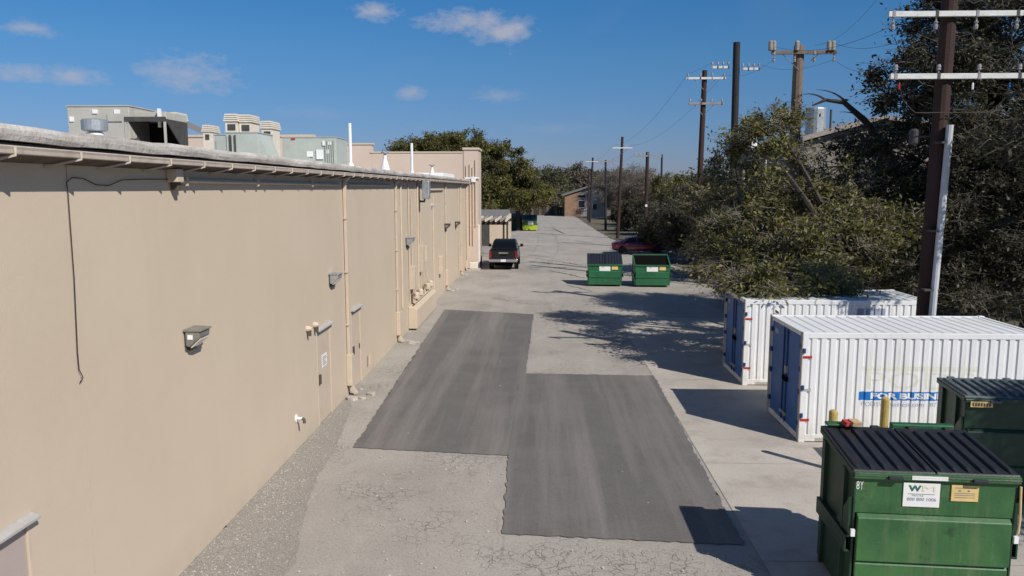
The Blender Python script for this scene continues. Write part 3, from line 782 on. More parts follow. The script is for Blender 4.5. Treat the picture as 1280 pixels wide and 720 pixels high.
# large packaged unit
Y = 21.0; x0, x1 = spx(86, Y), spx(208, Y); xm = spx(163, Y); zt = spz(133, Y, 120)
hv = thing('rooftop_unit', 'big grey rooftop air handler with dark slanted intake hood', 'air handler', ((x0 + x1) / 2, Y + 1, RZ))
MB().box(x0, xm, Y, Y + 1.5, RZ + .12, zt).build('cabinet', 'hvac_grey', hv, bevel=.015)
MB().box(xm, x1 - .1, Y + .25, Y + 1.5, RZ + .12, zt - .12).build('cabinet', 'hvac_grey', hv, bevel=.015)
MB().box(x0 + .1, x1 - .2, Y + .1, Y + 1.4, RZ, RZ + .12).build('curb', 'galvanised', hv)
MB().box(x0 - .02, xm + .02, Y - .02, Y + 1.52, zt, zt + .03).build('top_panel', 'hvac_grey', hv)
xa, xb = spx(157, Y - 1.0), spx(208, Y - 1.0); za = spz(146, Y - 1, 170); zb = RZ + .25
MB().add([(xa, Y - 1.0, za), (xb, Y - 1.0, za - .05), (xb, Y + .25, za - .05), (xa, Y + .25, za)], [(0, 1, 2, 3)]).build('hood_top', 'hvac_grey', hv)
MB().prism([(Y - 1.0, za), (Y + .24, za), (Y + .24, zb)], 'x', xa + .01, xa + .04).build('hood_side', 'duct_dark', hv)
MB().prism([(Y - 1.0, za - .05), (Y + .24, za - .05), (Y + .24, zb)], 'x', xb - .03, xb).build('hood_side', 'duct_dark', hv)
MB().box(xa + .04, xb - .03, Y + .18, Y + .24, zb, za - .06).build('intake_grille', 'void_black', hv)
for xx in (xa, xb - .05, (xa + xb) / 2 - .6): MB().box(xx, xx + .05, Y - 1.02, Y - .97, RZ + .3, za - .02).build('hood_frame', 'hvac_grey', hv)
MB().box(xa, xb, Y - 1.03, Y - .98, za - .12, za).build('hood_frame', 'duct_dark', hv)
for a, b, c, d in ((118, 124, 137, 142), (145, 152, 137, 142), (89, 94, 146, 152)):
    MB().box(spx(a, Y), spx(b, Y), Y - .03, Y - .002, spz(d, Y, a), spz(c, Y, a)).build('plate', 'white_paint', hv)
MB().box(spx(136, Y), spx(161, Y), Y - .035, Y - .002, spz(152, Y, 140), spz(142, Y, 140)).build('access_panel', 'hvac_grey', hv, bevel=.01)
MB().box(spx(196, Y), spx(199, Y), Y + .1, Y + .2, zt - .55, zt - .05).build('flue', 'white_paint', hv)
# mushroom exhaust
Y = 15.0; q = onY(119, 168, Y); r_ = .24
ex = thing('exhaust_vent', 'round galvanised mushroom exhaust vent in front of the big air handler', 'roof vent', (q.x, Y, RZ))
MB().lathe([(.16, RZ), (.16, q.z + .02), (.12, q.z + .05)], (q.x, Y, 0), 16).build('base', 'white_paint', ex)
MB().lathe([(.20, q.z + .06), (.235, q.z + .08), (.235, q.z + .26), (.21, q.z + .285), (.1, q.z + .30)], (q.x, Y, 0), 20).build('cap', 'galvanised', ex)
# two units behind
def box_unit(name, label, cat, Y, xa, xb, yt, dep, m, extra=None):
    X0, X1 = spx(xa, Y), spx(xb, Y); Z = spz(yt, Y, (xa + xb) / 2)
    t_ = thing(name, label, cat, ((X0 + X1) / 2, Y + dep / 2, RZ))
    MB().box(X0, X1, Y, Y + dep, RZ + .1, Z).build('cabinet', m, t_, bevel=.012)
    MB().box(X0 + .05, X1 - .05, Y + .05, Y + dep - .05, RZ, RZ + .1).build('curb', 'galvanised', t_)
    MB().box(X0 - .02, X1 + .02, Y - .02, Y + dep + .02, Z, Z + .03).build('top_panel', m, t_)
    return t_, X0, X1, Z
t_, a, b, z = box_unit('rooftop_unit', 'grey-green rooftop unit with ribbed coil side and sloped hood below the cream coolers', 'air handler', 28.0, 282, 322, 166, 1.6, 'hvac_green')
for k in range(4): MB().box(a + .05 + k * .09, a + .10 + k * .09, 27.95, 27.998, RZ + .2, z - .08).build('coil_rib', 'duct_dark' if k % 2 else 'hvac_green', t_)
MB().prism([(b, z - .05), (b + .45, RZ + .3), (b + .45, RZ + .15), (b, RZ + .15)], 'y', 28.1, 29.4).build('hood', 'hvac_green', t_)
MB().box(spx(311, 28), spx(318, 28), 27.9, 27.998, RZ + .25, RZ + .55).build('panel', 'white_paint', t_)
t_, a, b, z = box_unit('rooftop_unit', 'low pale green rooftop unit partly behind the ribbed one', 'air handler', 30.2, 267, 284, 169, 1.2, 'hvac_green')
MB().box(a + .1, b - .1, 30.16, 30.198, RZ + .3, z - .2).build('access_panel', 'hvac_green', t_)
t_, a, b, z = box_unit('rooftop_unit', 'wide grey-green rooftop unit with white labels beside the white vent pipe', 'air handler', 30.0, 353, 420, 172, 1.7, 'hvac_green')
MB().box(a + .02, (a + b) / 2, 29.97, 29.998, z - .9, z - .1).build('access_panel', 'hvac_green', t_)
for p, w_, h0, h1 in ((395, 9, 187, 199), (383, 8, 189, 196), (403, 4, 176, 182), (409, 6, 177, 181), (408, 3, 187, 192)):
    MB().box(spx(p, 30), spx(p + w_, 30), 29.955, 29.968, spz(h1, 30, p), spz(h0, 30, p)).build('label_plate', 'white_paint', t_)
MB().box(spx(364, 30), spx(369, 30), 29.955, 29.968, spz(175, 30, 365), spz(173, 30, 365)).build('label_plate', 'marker_red', t_)
for k in range(5): MB().box(b - .42 + k * .08, b - .38 + k * .08, 29.95, 29.998, RZ + .25, z - .1).build('coil_rib', 'hvac_green', t_)
def cooler(label, Y, xa, xb, yt, yb):
    X0, X1 = spx(xa, Y), spx(xb, Y); Z = spz(yt, Y, xa)
    t_ = thing('cooling_stack', label, 'chimney', ((X0 + X1) / 2, Y + .6, RZ)); hw = (X1 - X0)
    MB().box(X0 + .04, X1 - .04, Y, Y + 1.1, RZ, Z - .35).build('shaft', 'hvac_cream', t_)
    for k in range(4): MB().box(X0 - .02 + .02 * k, X1 + .02 - .02 * k, Y - .06, Y + 1.16, Z - .35 + k * .09, Z - .285 + k * .09).build('louvre', 'hvac_cream', t_)
    MB().box(X0 + .08, X1 - .08, Y + .04, Y + 1.06, Z - .36, Z).build('core', 'hvac_cream', t_)
    n = max(1, int(hw / .5))
    for k in range(n): MB().box(X0 + .16 + k * hw / n, X0 + hw / n - .1 + k * hw / n, Y - .03, Y - .002, Z - .75, Z - .48).build('vent_opening', 'duct_dark', t_)
cooler('wide cream louvred stack rising behind the ribbed rooftop unit', 36, 281, 297.5, 142, 166)
cooler('cream louvred stack beside the wide one, its twin on the right with a flat top', 36.2, 298.5, 315, 143, 166)
cooler('narrow cream louvred stack standing apart beside the pair', 36, 326, 341, 151, 188)
cooler('small cream chimney by the grey pitched roof', 40, 253, 264, 156, 170)
cooler('small cream chimney peeking over the big air handler', 38, 214, 223, 140, 160)
gr = thing('roof_penthouse', 'grey pitched roof of a small penthouse behind the big air handler', 'penthouse', (-17.5, 46, RZ))
MB().prism([(spx(205, 45), RZ + 1.0), (spx(252, 45), RZ + 1.7), (spx(252, 45), RZ), (spx(205, 45), RZ)], 'y', 45, 48).build('wall', 'stucco_pink', gr)
xa, xb, Zr = spx(195, 45), spx(250, 45), spz(166, 45, 240)
MB().add([(xa, 44.8, Zr + 1.1), (xb, 44.8, Zr), (xb, 48.2, Zr), (xa, 48.2, Zr + 1.1)], [(0, 1, 2, 3)]).build('roof_plane', 'shingle', gr)
# vent pipes
for k, (px, pt, xx, r_, lb) in enumerate(((437, 154, -5.75, .05, 'tall white vent pipe next to the wide grey-green rooftop unit'), (514.5, 179, -5.75, .06, 'tall white vent pipe in front of the pink parapet'))):
    d = ray(px, pt); t = xx / d.x; top = d * t + Vector((0, 0, CAM_H))
    v_ = thing('vent_pipe', lb, 'vent pipe', (xx, top.y, RZ))
    MB().tube([(xx, top.y, RZ), (xx, top.y, top.z)], r_, 10).build('pipe', 'white_paint', v_)
    MB().lathe([(.16, RZ), (.10, RZ + .12), (r_ + .015, RZ + .2)], (xx, top.y, 0), 12).build('boot', 'white_paint', v_)
for px, pt, lb in ((481, 190, 'short white roof vent with grey neck in front of the stepped parapet'), (540, 206, 'small capped roof vent near the end of the gutter')):
    xx = -5.9; d = ray(px, pt); t = xx / d.x; top = d * t + Vector((0, 0, CAM_H))
    v_ = thing('roof_vent', lb, 'roof vent', (xx, top.y, RZ))
    MB().lathe([(.22, RZ), (.07, top.z - .25), (.07, top.z - .12)], (xx, top.y, 0), 12).build('cone', 'white_paint', v_)
    MB().lathe([(.05, top.z - .12), (.05, top.z - .06), (.15, top.z - .05), (.15, top.z)], (xx, top.y, 0), 12).build('cap', 'galvanised', v_)
cv = MB().box(-8.5, -5.7, 45, 51, RZ + .005, RZ + .32).build('skylight', 'white_paint', None, bevel=.03)
tag(cv, 'low white curb on the roof before the pink parapet', 'roof curb')

# ------------------------------------------------------------------ storage containers
PER, DEP = .197, .026
def corr(x):
    """depth of the corrugated sheet behind its outer face at x"""
    t = (x % PER) / PER
    if t < .55: return 0.0
    if t < .65: return DEP * (t - .55) / .10
    if t < .90: return DEP
    return DEP * (1 - (t - .90) / .10)
BRK = (0, .55 * PER, .65 * PER, .90 * PER)
def corr_breaks(a, b):
    out = [a]; k = math.floor(a / PER)
    while k * PER < b:
        for q in BRK:
            v = k * PER + q
            if a + 1e-4 < v < b - 1e-4: out.append(v)
        k += 1
    return out + [b]
def corr_bm(bm, x0, off):
    """cut a flat XZ mesh at the fold lines and lay it on the corrugated sheet"""
    xs = [v.co.x for v in bm.verts]
    for q in corr_breaks(min(xs), max(xs))[1:-1]:
        bmesh.ops.bisect_plane(bm, geom=bm.verts[:] + bm.edges[:] + bm.faces[:], plane_co=(q, 0, 0), plane_no=(1, 0, 0))
    for v in bm.verts: v.co.y = corr(v.co.x) + off
    return bm
def container(name, label, loc, L, W, H, decals):
    """local: door end at x=0 (facing -X), near long side at y=0 (facing -Y)"""
    t = thing(name, label, 'container', loc, 0, 'white storage containers with blue doors')
    pw, ph = .13, .13
    fr = MB()
    for x in (0, L - pw):
        for y in (0, W - pw): fr.box(x, x + pw, y, y + pw, 0, H)
    for y in (0, W - .1):
        fr.box(pw, L - pw, y + .004, y + .096, .02, .17); fr.box(pw, L - pw, y + .004, y + .096, H - .13, H - .012)
    for x in (0.004, L - .104):
        fr.box(x, x + .1, pw, W - pw, .02, .15); fr.box(x, x + .1, pw, W - pw, H - .11, H - .014)
    fr.build('frame', 'container_white', t, bevel=.008, world=False)
    for y in (0.0, W):
        s = 1 if y == 0 else -1; mb = MB(); X = corr_breaks(pw, L - pw); n = len(X)
        for z in (.17, H - .13):
            for x in X: mb.v.append((x, y + s * (.012 + corr(x)), z))
        mb.f = [(i, i + 1, n + i + 1, n + i) if s > 0 else (i + 1, i, n + i, n + i + 1) for i in range(n - 1)]
        mb.build('side_panel', 'container_white', t, world=False)
    mb = MB(); Yb = corr_breaks(pw, W - pw); n = len(Yb)
    for z in (.15, H - .11):
        for y in Yb: mb.v.append((L - .012 - corr(y), y, z))
    mb.f = [(i, i + 1, n + i + 1, n + i) for i in range(n - 1)]
    mb.build('end_panel', 'container_white', t, world=False)
    mb = MB(); n = 0; X = [.1]
    k = .1
    while k < L - .1: X += [k + .16, k + .185, k + .225, k + .25]; k += .25
    X = sorted({round(x, 4) for x in X if x <= L - .1} | {L - .1})
    zs = []
    for x in X:
        q = (x - .1) % .25; zs.append(H - .03 + (.014 if .18 < q < .23 else 0))
    for y in (.098, W - .098):
        for x, z in zip(X, zs): mb.v.append((x, y, z))
    n = len(X); mb.f = [(i, i + 1, n + i + 1, n + i) for i in range(n - 1)]
    mb.build('roof_panel', 'container_white', t, world=False)
    MB().box(.1, L - .1, .1, W - .1, .06, .10).build('floor', 'frame_grime', t, world=False)
    # blue doors
    dy0, dy1 = pw + .01, W - pw - .01; mid = (dy0 + dy1) / 2
    for k, (a, b) in enumerate(((dy0, mid - .006), (mid + .006, dy1))):
        d = MB().box(.03, .08, a, b, .155, H - .115).build('door', 'door_blue', t, bevel=.01, world=False)
        hy = a - .015 if k == 0 else b + .015
        for z in (.35, 1.05, 1.55, 2.05): MB().box(-.02, .05, hy - .05, hy + .05, z, z + .11).build('hinge', 'blue_steel', d, world=False)
        by = b - .12 if k == 0 else a + .12
        MB().tube([(.012, by, .12), (.012, by, H - .08)], .017, 6).build('lock_rod', 'blue_steel', d, world=False)
        MB().box(-.01, .03, by - .09, by + .09, .3 if k else .28, .36).build('lock_keeper', 'frame_grime', d, world=False)
    MB().box(-.015, .03, mid - .16, mid - .04, 1.28, 1.44).build('lock_plate', 'frame_grime', t, world=False)
    MB().box(-.03, .02, mid - .22, mid + .06, 1.10, 1.20).build('padlock_hasp', 'void_black', t, world=False)
    MB().box(.022, .029, dy1 - .45, dy1 - .2, H - .38, H - .26).build('plate', 'print_greyblue', t, world=False)
    MB().box(-.012, .0, .0, pw, .0, H).build('post_strip', 'frame_grime', t, world=False)
    MB().box(-.012, .0, W - pw, W, .0, H).build('post_strip', 'frame_grime', t, world=False)
    for z, m in ((1.86, 'marker_red'), (.47, 'marker_red'), (1.14, 'metal_light')):
        MB().box(.012, .012 + (.19 if m == 'marker_red' else .2), -.006, -.001, z, z + .055).build('marker', m, t, world=False)
    for z in (1.98, 1.17, .55): MB().box(.005, .055, -.035, .02, z, z + .1).build('hinge_knuckle', 'blue_steel', t, world=False)
    MB().box(.35, 1.1, .001, .05, -.0 + .025, .10).build('fork_pocket', 'frame_grime', t, world=False)
    # printed decals laid into the corrugation
    def flat(x0, x1, z0, z1):
        bm = bmesh.new(); bm.faces.new([bm.verts.new(p) for p in ((x0, 0, z0), (x1, 0, z0), (x1, 0, z1), (x0, 0, z1))]); return bm
    for kind, a, b, c, d, m, off, body in decals:
        bm = flat(a, b, c, d) if body is None else fit_bm(text_mesh(body, .3, .014 if kind == 'lettering' else 0), a, b, c, d)
        corr_bm(bm, 0, .012 - off)
        o = bm_obj(kind, bm, m, t, world=False)
        if body: o['kind'] = 'stuff'
    return t
c1 = gnd(1000, 553); CL, CW, CH = 5.05, 2.4, 2.43
ox = 5.62
dec = [('decal_panel', 6.9 - ox, 9.35 - ox, 1.60, 1.70, 'print_ghost', .002, None),
       ('decal_panel', 6.9 - ox, 9.35 - ox, .79, .945, 'decal_white', .002, None),
       ('decal_panel', 6.86 - ox, 9.35 - ox, .95, 1.14, 'print_blue', .002, None),
       ('lettering', 7.12 - ox, 8.93 - ox, .975, 1.115, 'decal_white', .004, 'FOR BUSINESS'),
       ('small_lettering', 6.93 - ox, 8.25 - ox, .815, .915, 'print_greyblue', .004, 'PODSforbusiness.com'),
       ('small_lettering', 8.38 - ox, 9.25 - ox, .825, .905, 'print_greyblue', .004, '877 770 7637'),
       ('ghost_lettering', 7.02 - ox, 9.28 - ox, 1.20, 1.58, 'print_ghost', .002, 'PODS')]
container('storage_container', 'white corrugated storage container with blue band reading FOR BUSINESS, blue doors', (ox, c1.y, .006), CL, CW, CH, dec)
dec2 = [('decal_panel', 3.05, 3.25, 1.72, 2.20, 'print_greyblue', .002, None), ('decal_panel', 3.30, 3.82, 1.72, 2.20, 'print_greyblue', .002, None)]
container('storage_container', 'white corrugated storage container under the drooping oak branches, blue doors', (5.66, gnd(930, 482).y, .006), CL, CW, CH, dec2)

# ------------------------------------------------------------------ dumpsters
def dumpster(label, loc, rz, W, D, HF, HR, paint, lidm, opened=False, detail=2, group=None, arms=True, name='dumpster'):
    """local: centre of base at origin, front facing -Y"""
    t = thing(name, label, 'dumpster', loc, rz, group)
    w, d = W / 2, D / 2; b0 = .10
    zs = [b0, b0 + (HF - b0) * .34, b0 + (HF - b0) * .69, HF]
    # side and back shell, darkened in colour for shade on detailed dumpsters
    sh = MB()
    for s in (-1, 1):
        x0, x1 = (s * w - .03 * s, s * w) if s > 0 else (s * w, s * w + .03)
        sh.prism([(-d, b0), (d, b0), (d, HR), (-d, HF)], 'x', min(x0, x1), max(x0, x1))
    sh.box(-w + .03, w - .03, d - .03, d, b0, HR); sh.box(-w + .03, w - .03, -d + .04, d - .03, b0, b0 + .03)
    sh.build('shell', 'dumpster_dark_and_shaded' if detail > 1 else paint, t, bevel=.006, world=False)
    # front in folded panels
    for k in range(3):
        a, b = zs[k], zs[k + 1]; out = .055 if k == 1 else (.03 if k == 0 else .0)
        inset = .05 if k < 2 else 0.0
        p = MB().prism([(-d + .03, a), (-d - out, a + .0), (-d - out, b - .05 if k < 2 else b), (-d - .0, b - .004 if k < 2 else b), (-d + .03, b - .004)], 'x', -w + inset, w - inset)
        p.build('front_panel', paint, t, bevel=.012, world=False)
    # rim
    rim = MB(); rim.box(-w - .02, w + .02, -d - .05, -d + .02, HF - .085, HF)
    rim.build('front_rim', paint, t, bevel=.008, world=False)
    for s in (-1, 1):
        rm = MB().prism([(-d - .03, HF - .07), (-d - .03, HF), (d + .02, HR), (d + .02, HR - .07)], 'x', s * w - .035, s * w + .035); rm.build('side_rim', 'dumpster_dark_and_shaded' if detail > 1 else paint, t, bevel=.006, world=False)
        # fork pocket and gussets, with the same painted-in shade when detailed
        x0, x1 = sorted((s * (w + .002), s * (w + .08)))
        zz = HF * .42
        fp = MB(); fp.box(x0, x1, -d + .02, d - .12, zz, zz + .03); fp.box(x0, x1, -d + .02, d - .12, zz + .20, zz + .23)
        xo = sorted((s * (w + .055), s * (w + .08))); fp.box(xo[0], xo[1], -d + .02, d - .12, zz + .03, zz + .20)
        fp.build('fork_pocket', paint if detail < 2 else 'dumpster_dark_and_shaded', t, bevel=.006, world=False)
        if detail > 1:
            MB().box(min(s * (w - .02), s * (w + .03)), max(s * (w - .02), s * (w + .03)), -d - .07, -d - .03, zz + .25, zz + .34).build('reflector', 'white_paint', t, world=False)
            MB().box(*sorted((s * w, s * (w + .05))), -d + .25, -d + .33, b0, HF - .05).build('side_rib', 'dumpster_dark_and_shaded', t, world=False)
            MB().box(*sorted((s * w, s * (w + .05))), d - .3, d - .22, b0, HR - .1).build('side_rib', 'dumpster_dark_and_shaded', t, world=False)
            MB().prism([(-d + .02, zz + .25), (-d + .02, zz + .75), (-d + .5, zz + .25)], 'x', *sorted((s * (w + .003), s * (w + .045)))).build('gusset', 'dumpster_dark_and_shaded', t, world=False)
    for x in (-w + .25, w - .25): MB().box(x - .06, x + .06, -d + .1, d - .1, 0, b0).build('skid', 'duct_dark', t, world=False)
    MB().tube([(-w - .02, d + .04, HR + .0), (w + .02, d + .04, HR + .0)], .022, 8).build('hinge_rod', 'duct_dark', t, world=False)
    # lids
    slope = math.atan2(HR - HF, D); ll = math.hypot(D + .10, HR - HF)
    for k in range(2):
        xa = -w - .03 + k * (w + .03) + .004; xb = xa + w + .022
        def P(x, u, h):          # u: distance from the hinge towards the front, h: height over the lid plane
            if not opened: return (x, d + .04 - u * math.cos(slope), HR + .012 - u * math.sin(slope) + h)
            return (x, d + .07 + h, HR - .02 - u)
        mb = MB(); nrib = 6; cw = (xb - xa)
        prof = [(xa, -.035), (xa + .012, .012)]
        for r in range(nrib):
            c = xa + cw * (r + .5) / nrib + (0.0)
            prof += [(c - cw * .032, .012), (c - cw * .02, .048), (c + cw * .02, .048), (c + cw * .032, .012)]
        prof += [(xb - .012, .012), (xb, -.035)]
        us = [0, .12, .17, ll - .16, ll - .06, ll]
        n = len(prof)
        for i, u in enumerate(us):
            rib = 0 if i in (0, 1, 4, 5) else 1
            skew = 0.0
            for j, (x, h) in enumerate(prof):
                hh = (min(h, .012) if not rib else h)
                bow = -.018 * math.sin(math.pi * (x - xa) / cw) * math.sin(math.pi * min(1, u / ll))
                if i == 5: hh = -.045 if 0 < j < n - 1 else -.05
                mb.v.append(P(x, u, hh + bow))
        for i in range(len(us) - 1):
            for j in range(n - 1): mb.f.append((i * n + j, (i + 1) * n + j, (i + 1) * n + j + 1, i * n + j + 1))
        lid = mb.build('lid', lidm, t, world=False)
        if detail > 1:
            for q in (.25, .75):
                xx = xa + cw * q; MB().box(xx - .06, xx + .06, d + .0, d + .075, HR - .03, HR + .045).build('hinge', lidm, lid, bevel=.008, world=False)
            xx = xa + cw * .5; MB().box(xx - .09, xx + .09, -d - .10, -d - .052, HF - .075, HF - .03).build('pull', lidm, lid, bevel=.008, world=False)
    return t, w, d
def panel_text(body, x0, x1, z0, z1, y, m, parent, name='lettering', bold=.0):
    bm = fit_bm(text_mesh(body, .3, bold), x0, x1, z0, z1)
    for v in bm.verts: v.co.y = y
    o = bm_obj(name, bm, m, parent, world=False)
    if len(body) > 1: o['kind'] = 'stuff'
    return o
# near one
HF, HR, W, D = 1.90, 2.02, 1.97, 1.42
fl, fr_ = gnd(1072, 598, HF), gnd(1277, 607, HF)
rz = math.radians(-3.8)
cl = Vector((5.06, 10.36, 0))
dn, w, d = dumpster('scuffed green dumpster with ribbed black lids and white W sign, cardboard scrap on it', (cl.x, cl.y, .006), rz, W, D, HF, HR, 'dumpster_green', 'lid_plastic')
y = -d
def dpx(a): return -w + a * W
zt = HF
MB().box(dpx(.305), dpx(.53), y - .014, y - .002, zt - .44, zt - .125).build('sign', 'sign_white', dn, world=False)
MB().box(dpx(.60), dpx(.765), y - .014, y - .002, zt - .345, zt - .135).build('sticker', 'sign_yellow', dn, world=False)
for zz in (.165, .235, .26, .29): MB().box(dpx(.62), dpx(.745), y - .018, y - .015, zt - zz - .006, zt - zz).build('print_line', 'print_grey', dn, world=False)
for xx in (.645, .70): MB().box(dpx(xx), dpx(xx + .012), y - .018, y - .015, zt - .215, zt - .195).build('print_mark', 'print_grey', dn, world=False)
panel_text('W', dpx(.335), dpx(.415), zt - .235, zt - .155, y - .018, 'print_green', dn, bold=.012)
panel_text('M', dpx(.42), dpx(.50), zt - .235, zt - .155, y - .018, 'print_faded', dn)
MB().box(dpx(.335), dpx(.50), y - .018, y - .015, zt - .272, zt - .266).build('print_line', 'print_grey', dn, world=False)
panel_text('800 800 1006', dpx(.33), dpx(.51), zt - .36, zt - .315, y - .018, 'print_greyblue', dn)
panel_text('TEXAS', dpx(.355), dpx(.43), zt - .30, zt - .28, y - .018, 'print_grey', dn)
for ch, xa_ in (('8', .012), ('Y', .036)): panel_text(ch, dpx(xa_), dpx(xa_ + .02), zt - .24, zt - .13, y - .006, 'decal_white', dn)
MB().box(dpx(.345), dpx(.565), y - .058, y - .0515, zt - .07, zt - .018).build('strip_label', 'sign_white', dn, world=False)
MB().tube([(w + .03, -d - .02, zt - .12), (w + .035, -d - .05, zt - .55), (w + .02, -d - .06, zt - .72)], .014, 6).build('latch_bar', 'sign_yellow', dn, world=False)
MB().box(dpx(.02), dpx(.22), d - .06, d + .09, HR + .05, HR + .085).build('rear_lip', 'dumpster_green', dn, bevel=.01, world=False)
MB().box(dpx(.50), dpx(.94), d + .08, d + .20, HR - .04, HR + .07).build('rear_lip', 'dumpster_bright', dn, bevel=.02, world=False)
Mx = Matrix.Translation(cl) @ Matrix.Rotation(rz, 4, 'Z')
cb = MB().box(-.085, .085, -.06, .06, -.03, .03).xf(Mx @ Matrix.Translation((dpx(.21), d - .06, HR + .12)) @ Euler((.25, .12, .5)).to_matrix().to_4x4())
cs = thing('cardboard_scrap', 'small torn cardboard box lying on the hinge of the near dumpster lid', 'cardboard', Mx @ Vector((dpx(.21), d - .06, HR + .07)))
cb.build('box', 'cardboard', cs)
MB().box(-.06, .03, -.052, .052, -.028, .032).xf(Mx @ Matrix.Translation((dpx(.155), d - .07, HR + .115)) @ Euler((.25, .1, .5)).to_matrix().to_4x4()).build('red_flap', 'card_red', cs)
# dark one behind
f2 = gnd(1217, 498, 1.9)
d2, w, d = dumpster('dark green dumpster with grey lid standing in shade against the white container', (f2.x + .90, f2.y + .54, .006), math.radians(-5), 1.9, 1.12, 1.9, 1.94, 'dumpster_dark_and_shaded', 'lid_grey')
MB().box(-w + .06, -w + .42, -d - .06, -d - .052, 1.9 - .16, 1.9 - .06).build('sticker', 'sign_yellow', d2, world=False)
for k in range(7): MB().box(-w + .09 + k * .045, -w + .115 + k * .045, -d - .064, -d - .061, 1.9 - .14, 1.9 - .085).build('print_mark', 'duct_dark', d2, world=False)
# pair in the alley
for (pa_, pb_), op, lb in ((((736, 357), (777.5, 359)), False, 'green dumpster with closed black lids standing in mid alley'), (((794, 358), (837.5, 360)), True, 'green dumpster with its lids thrown open in mid alley')):
    A, B = gnd(*pa_), gnd(*pb_); Wd = (B - A).length; m_ = (A + B) / 2
    t, w, d = dumpster(lb, (m_.x, m_.y + .72, 0), math.radians(-3 if not op else -2), Wd, 1.45, 1.25, 1.72, 'dumpster_bright', 'lid_plastic', op, 1)
    MB().box(-w * .32, w * .32, -d - .012, -d - .002, .86, 1.16).build('sign', 'sign_white', t, world=False)
    MB().box(w * .40, w * .76, -d - .012, -d - .002, .95, 1.17).build('sticker', 'sign_yellow', t, world=False)
    panel_text('W', -w * .2, -w * .02, 1.06, 1.13, -d - .014, 'print_green', t)
    if op: MB().prism([(-d + .05, .6), (-d + .05, 1.08), (d - .04, 1.66), (d - .04, .6)], 'x', -w + .05, w - .05).build('black_fill', 'void_black', t, world=False)  # sloped black fill set inside so the opening reads black
# far pair behind the shade tree
A, B = gnd(638, 287.5), gnd(652, 287.5)
t, w, d = dumpster('plain bright green dumpster beside the far tree trunk', ((A.x + B.x) / 2, A.y + 1, 0), 0, B.x - A.x + .2, 1.7, 1.75, 2.1, 'dumpster_bright', 'lid_plastic', False, 1)
A, B = gnd(653.5, 288.5), gnd(671, 288.5)
t, w, d = dumpster('green dumpster with yellow lower half and white sign under the far tree', ((A.x + B.x) / 2, A.y + .9, 0), 0, B.x - A.x, 1.6, 1.45, 2.0, 'dumpster_green', 'lid_plastic', False, 1)
MB().box(-w - .02, w + .02, -d - .08, -d - .058, .12, .72).build('lower_panel', 'lime_paint', t, world=False)
MB().box(-w * .25, w * .5, -d - .09, -d - .055, .8, 1.25).build('sign', 'sign_white', t, world=False)

# ------------------------------------------------------------------ bollards
for px, py, lb in ((1042, 513, 'yellow steel bollard before the container, the shorter looking one left of the blue band'), (1107, 497, 'yellow steel bollard standing in front of the blue FOR BUSINESS band')):
    q = gnd(px, py, 1.2); t = thing('bollard', lb, 'bollard', (q.x, q.y, 0), group='yellow bollards before the container')
    MB().lathe([(.083, 0), (.083, 1.16), (.074, 1.19), (.045, 1.21)], (q.x, q.y, 0), 14).build('post', 'bollard_yellow', t, smooth=False)
    MB().lathe([(.12, 0), (.12, .02), (.09, .04)], (q.x, q.y, 0), 14).build('footing', 'stone_rubble', t)

# ------------------------------------------------------------------ vehicles
def wheel(parent, x, y, r, wd, hub='rim'):
    ty = MB().lathe([(r * .62, -wd / 2), (r * .94, -wd / 2), (r, -wd * .35), (r, wd * .35), (r * .94, wd / 2), (r * .62, wd / 2)], (x, y, r), 24, 'x').build('wheel', 'tyre', parent, world=False)
    MB().lathe([(r * .63, -wd * .42), (r * .60, -wd * .46), (r * .2, -wd * .36), (r * .2, wd * .36), (r * .60, wd * .46), (r * .63, wd * .42)], (x, y, r), 20, 'x').build('rim', hub, ty, world=False)
def loft(secs, cap=True):
    """secs: list of rings (lists of points, same length)"""
    mb = MB(); n = len(secs[0])
    for s in secs: mb.v.extend([tuple(p) for p in s])
    for i in range(len(secs) - 1):
        for k in range(n):
            k2 = (k + 1) % n; mb.f.append((i * n + k, i * n + k2, (i + 1) * n + k2, (i + 1) * n + k))
    if cap: mb.f.append(tuple(range(n))[::-1]); mb.f.append(tuple(range((len(secs) - 1) * n, len(secs) * n)))
    return mb
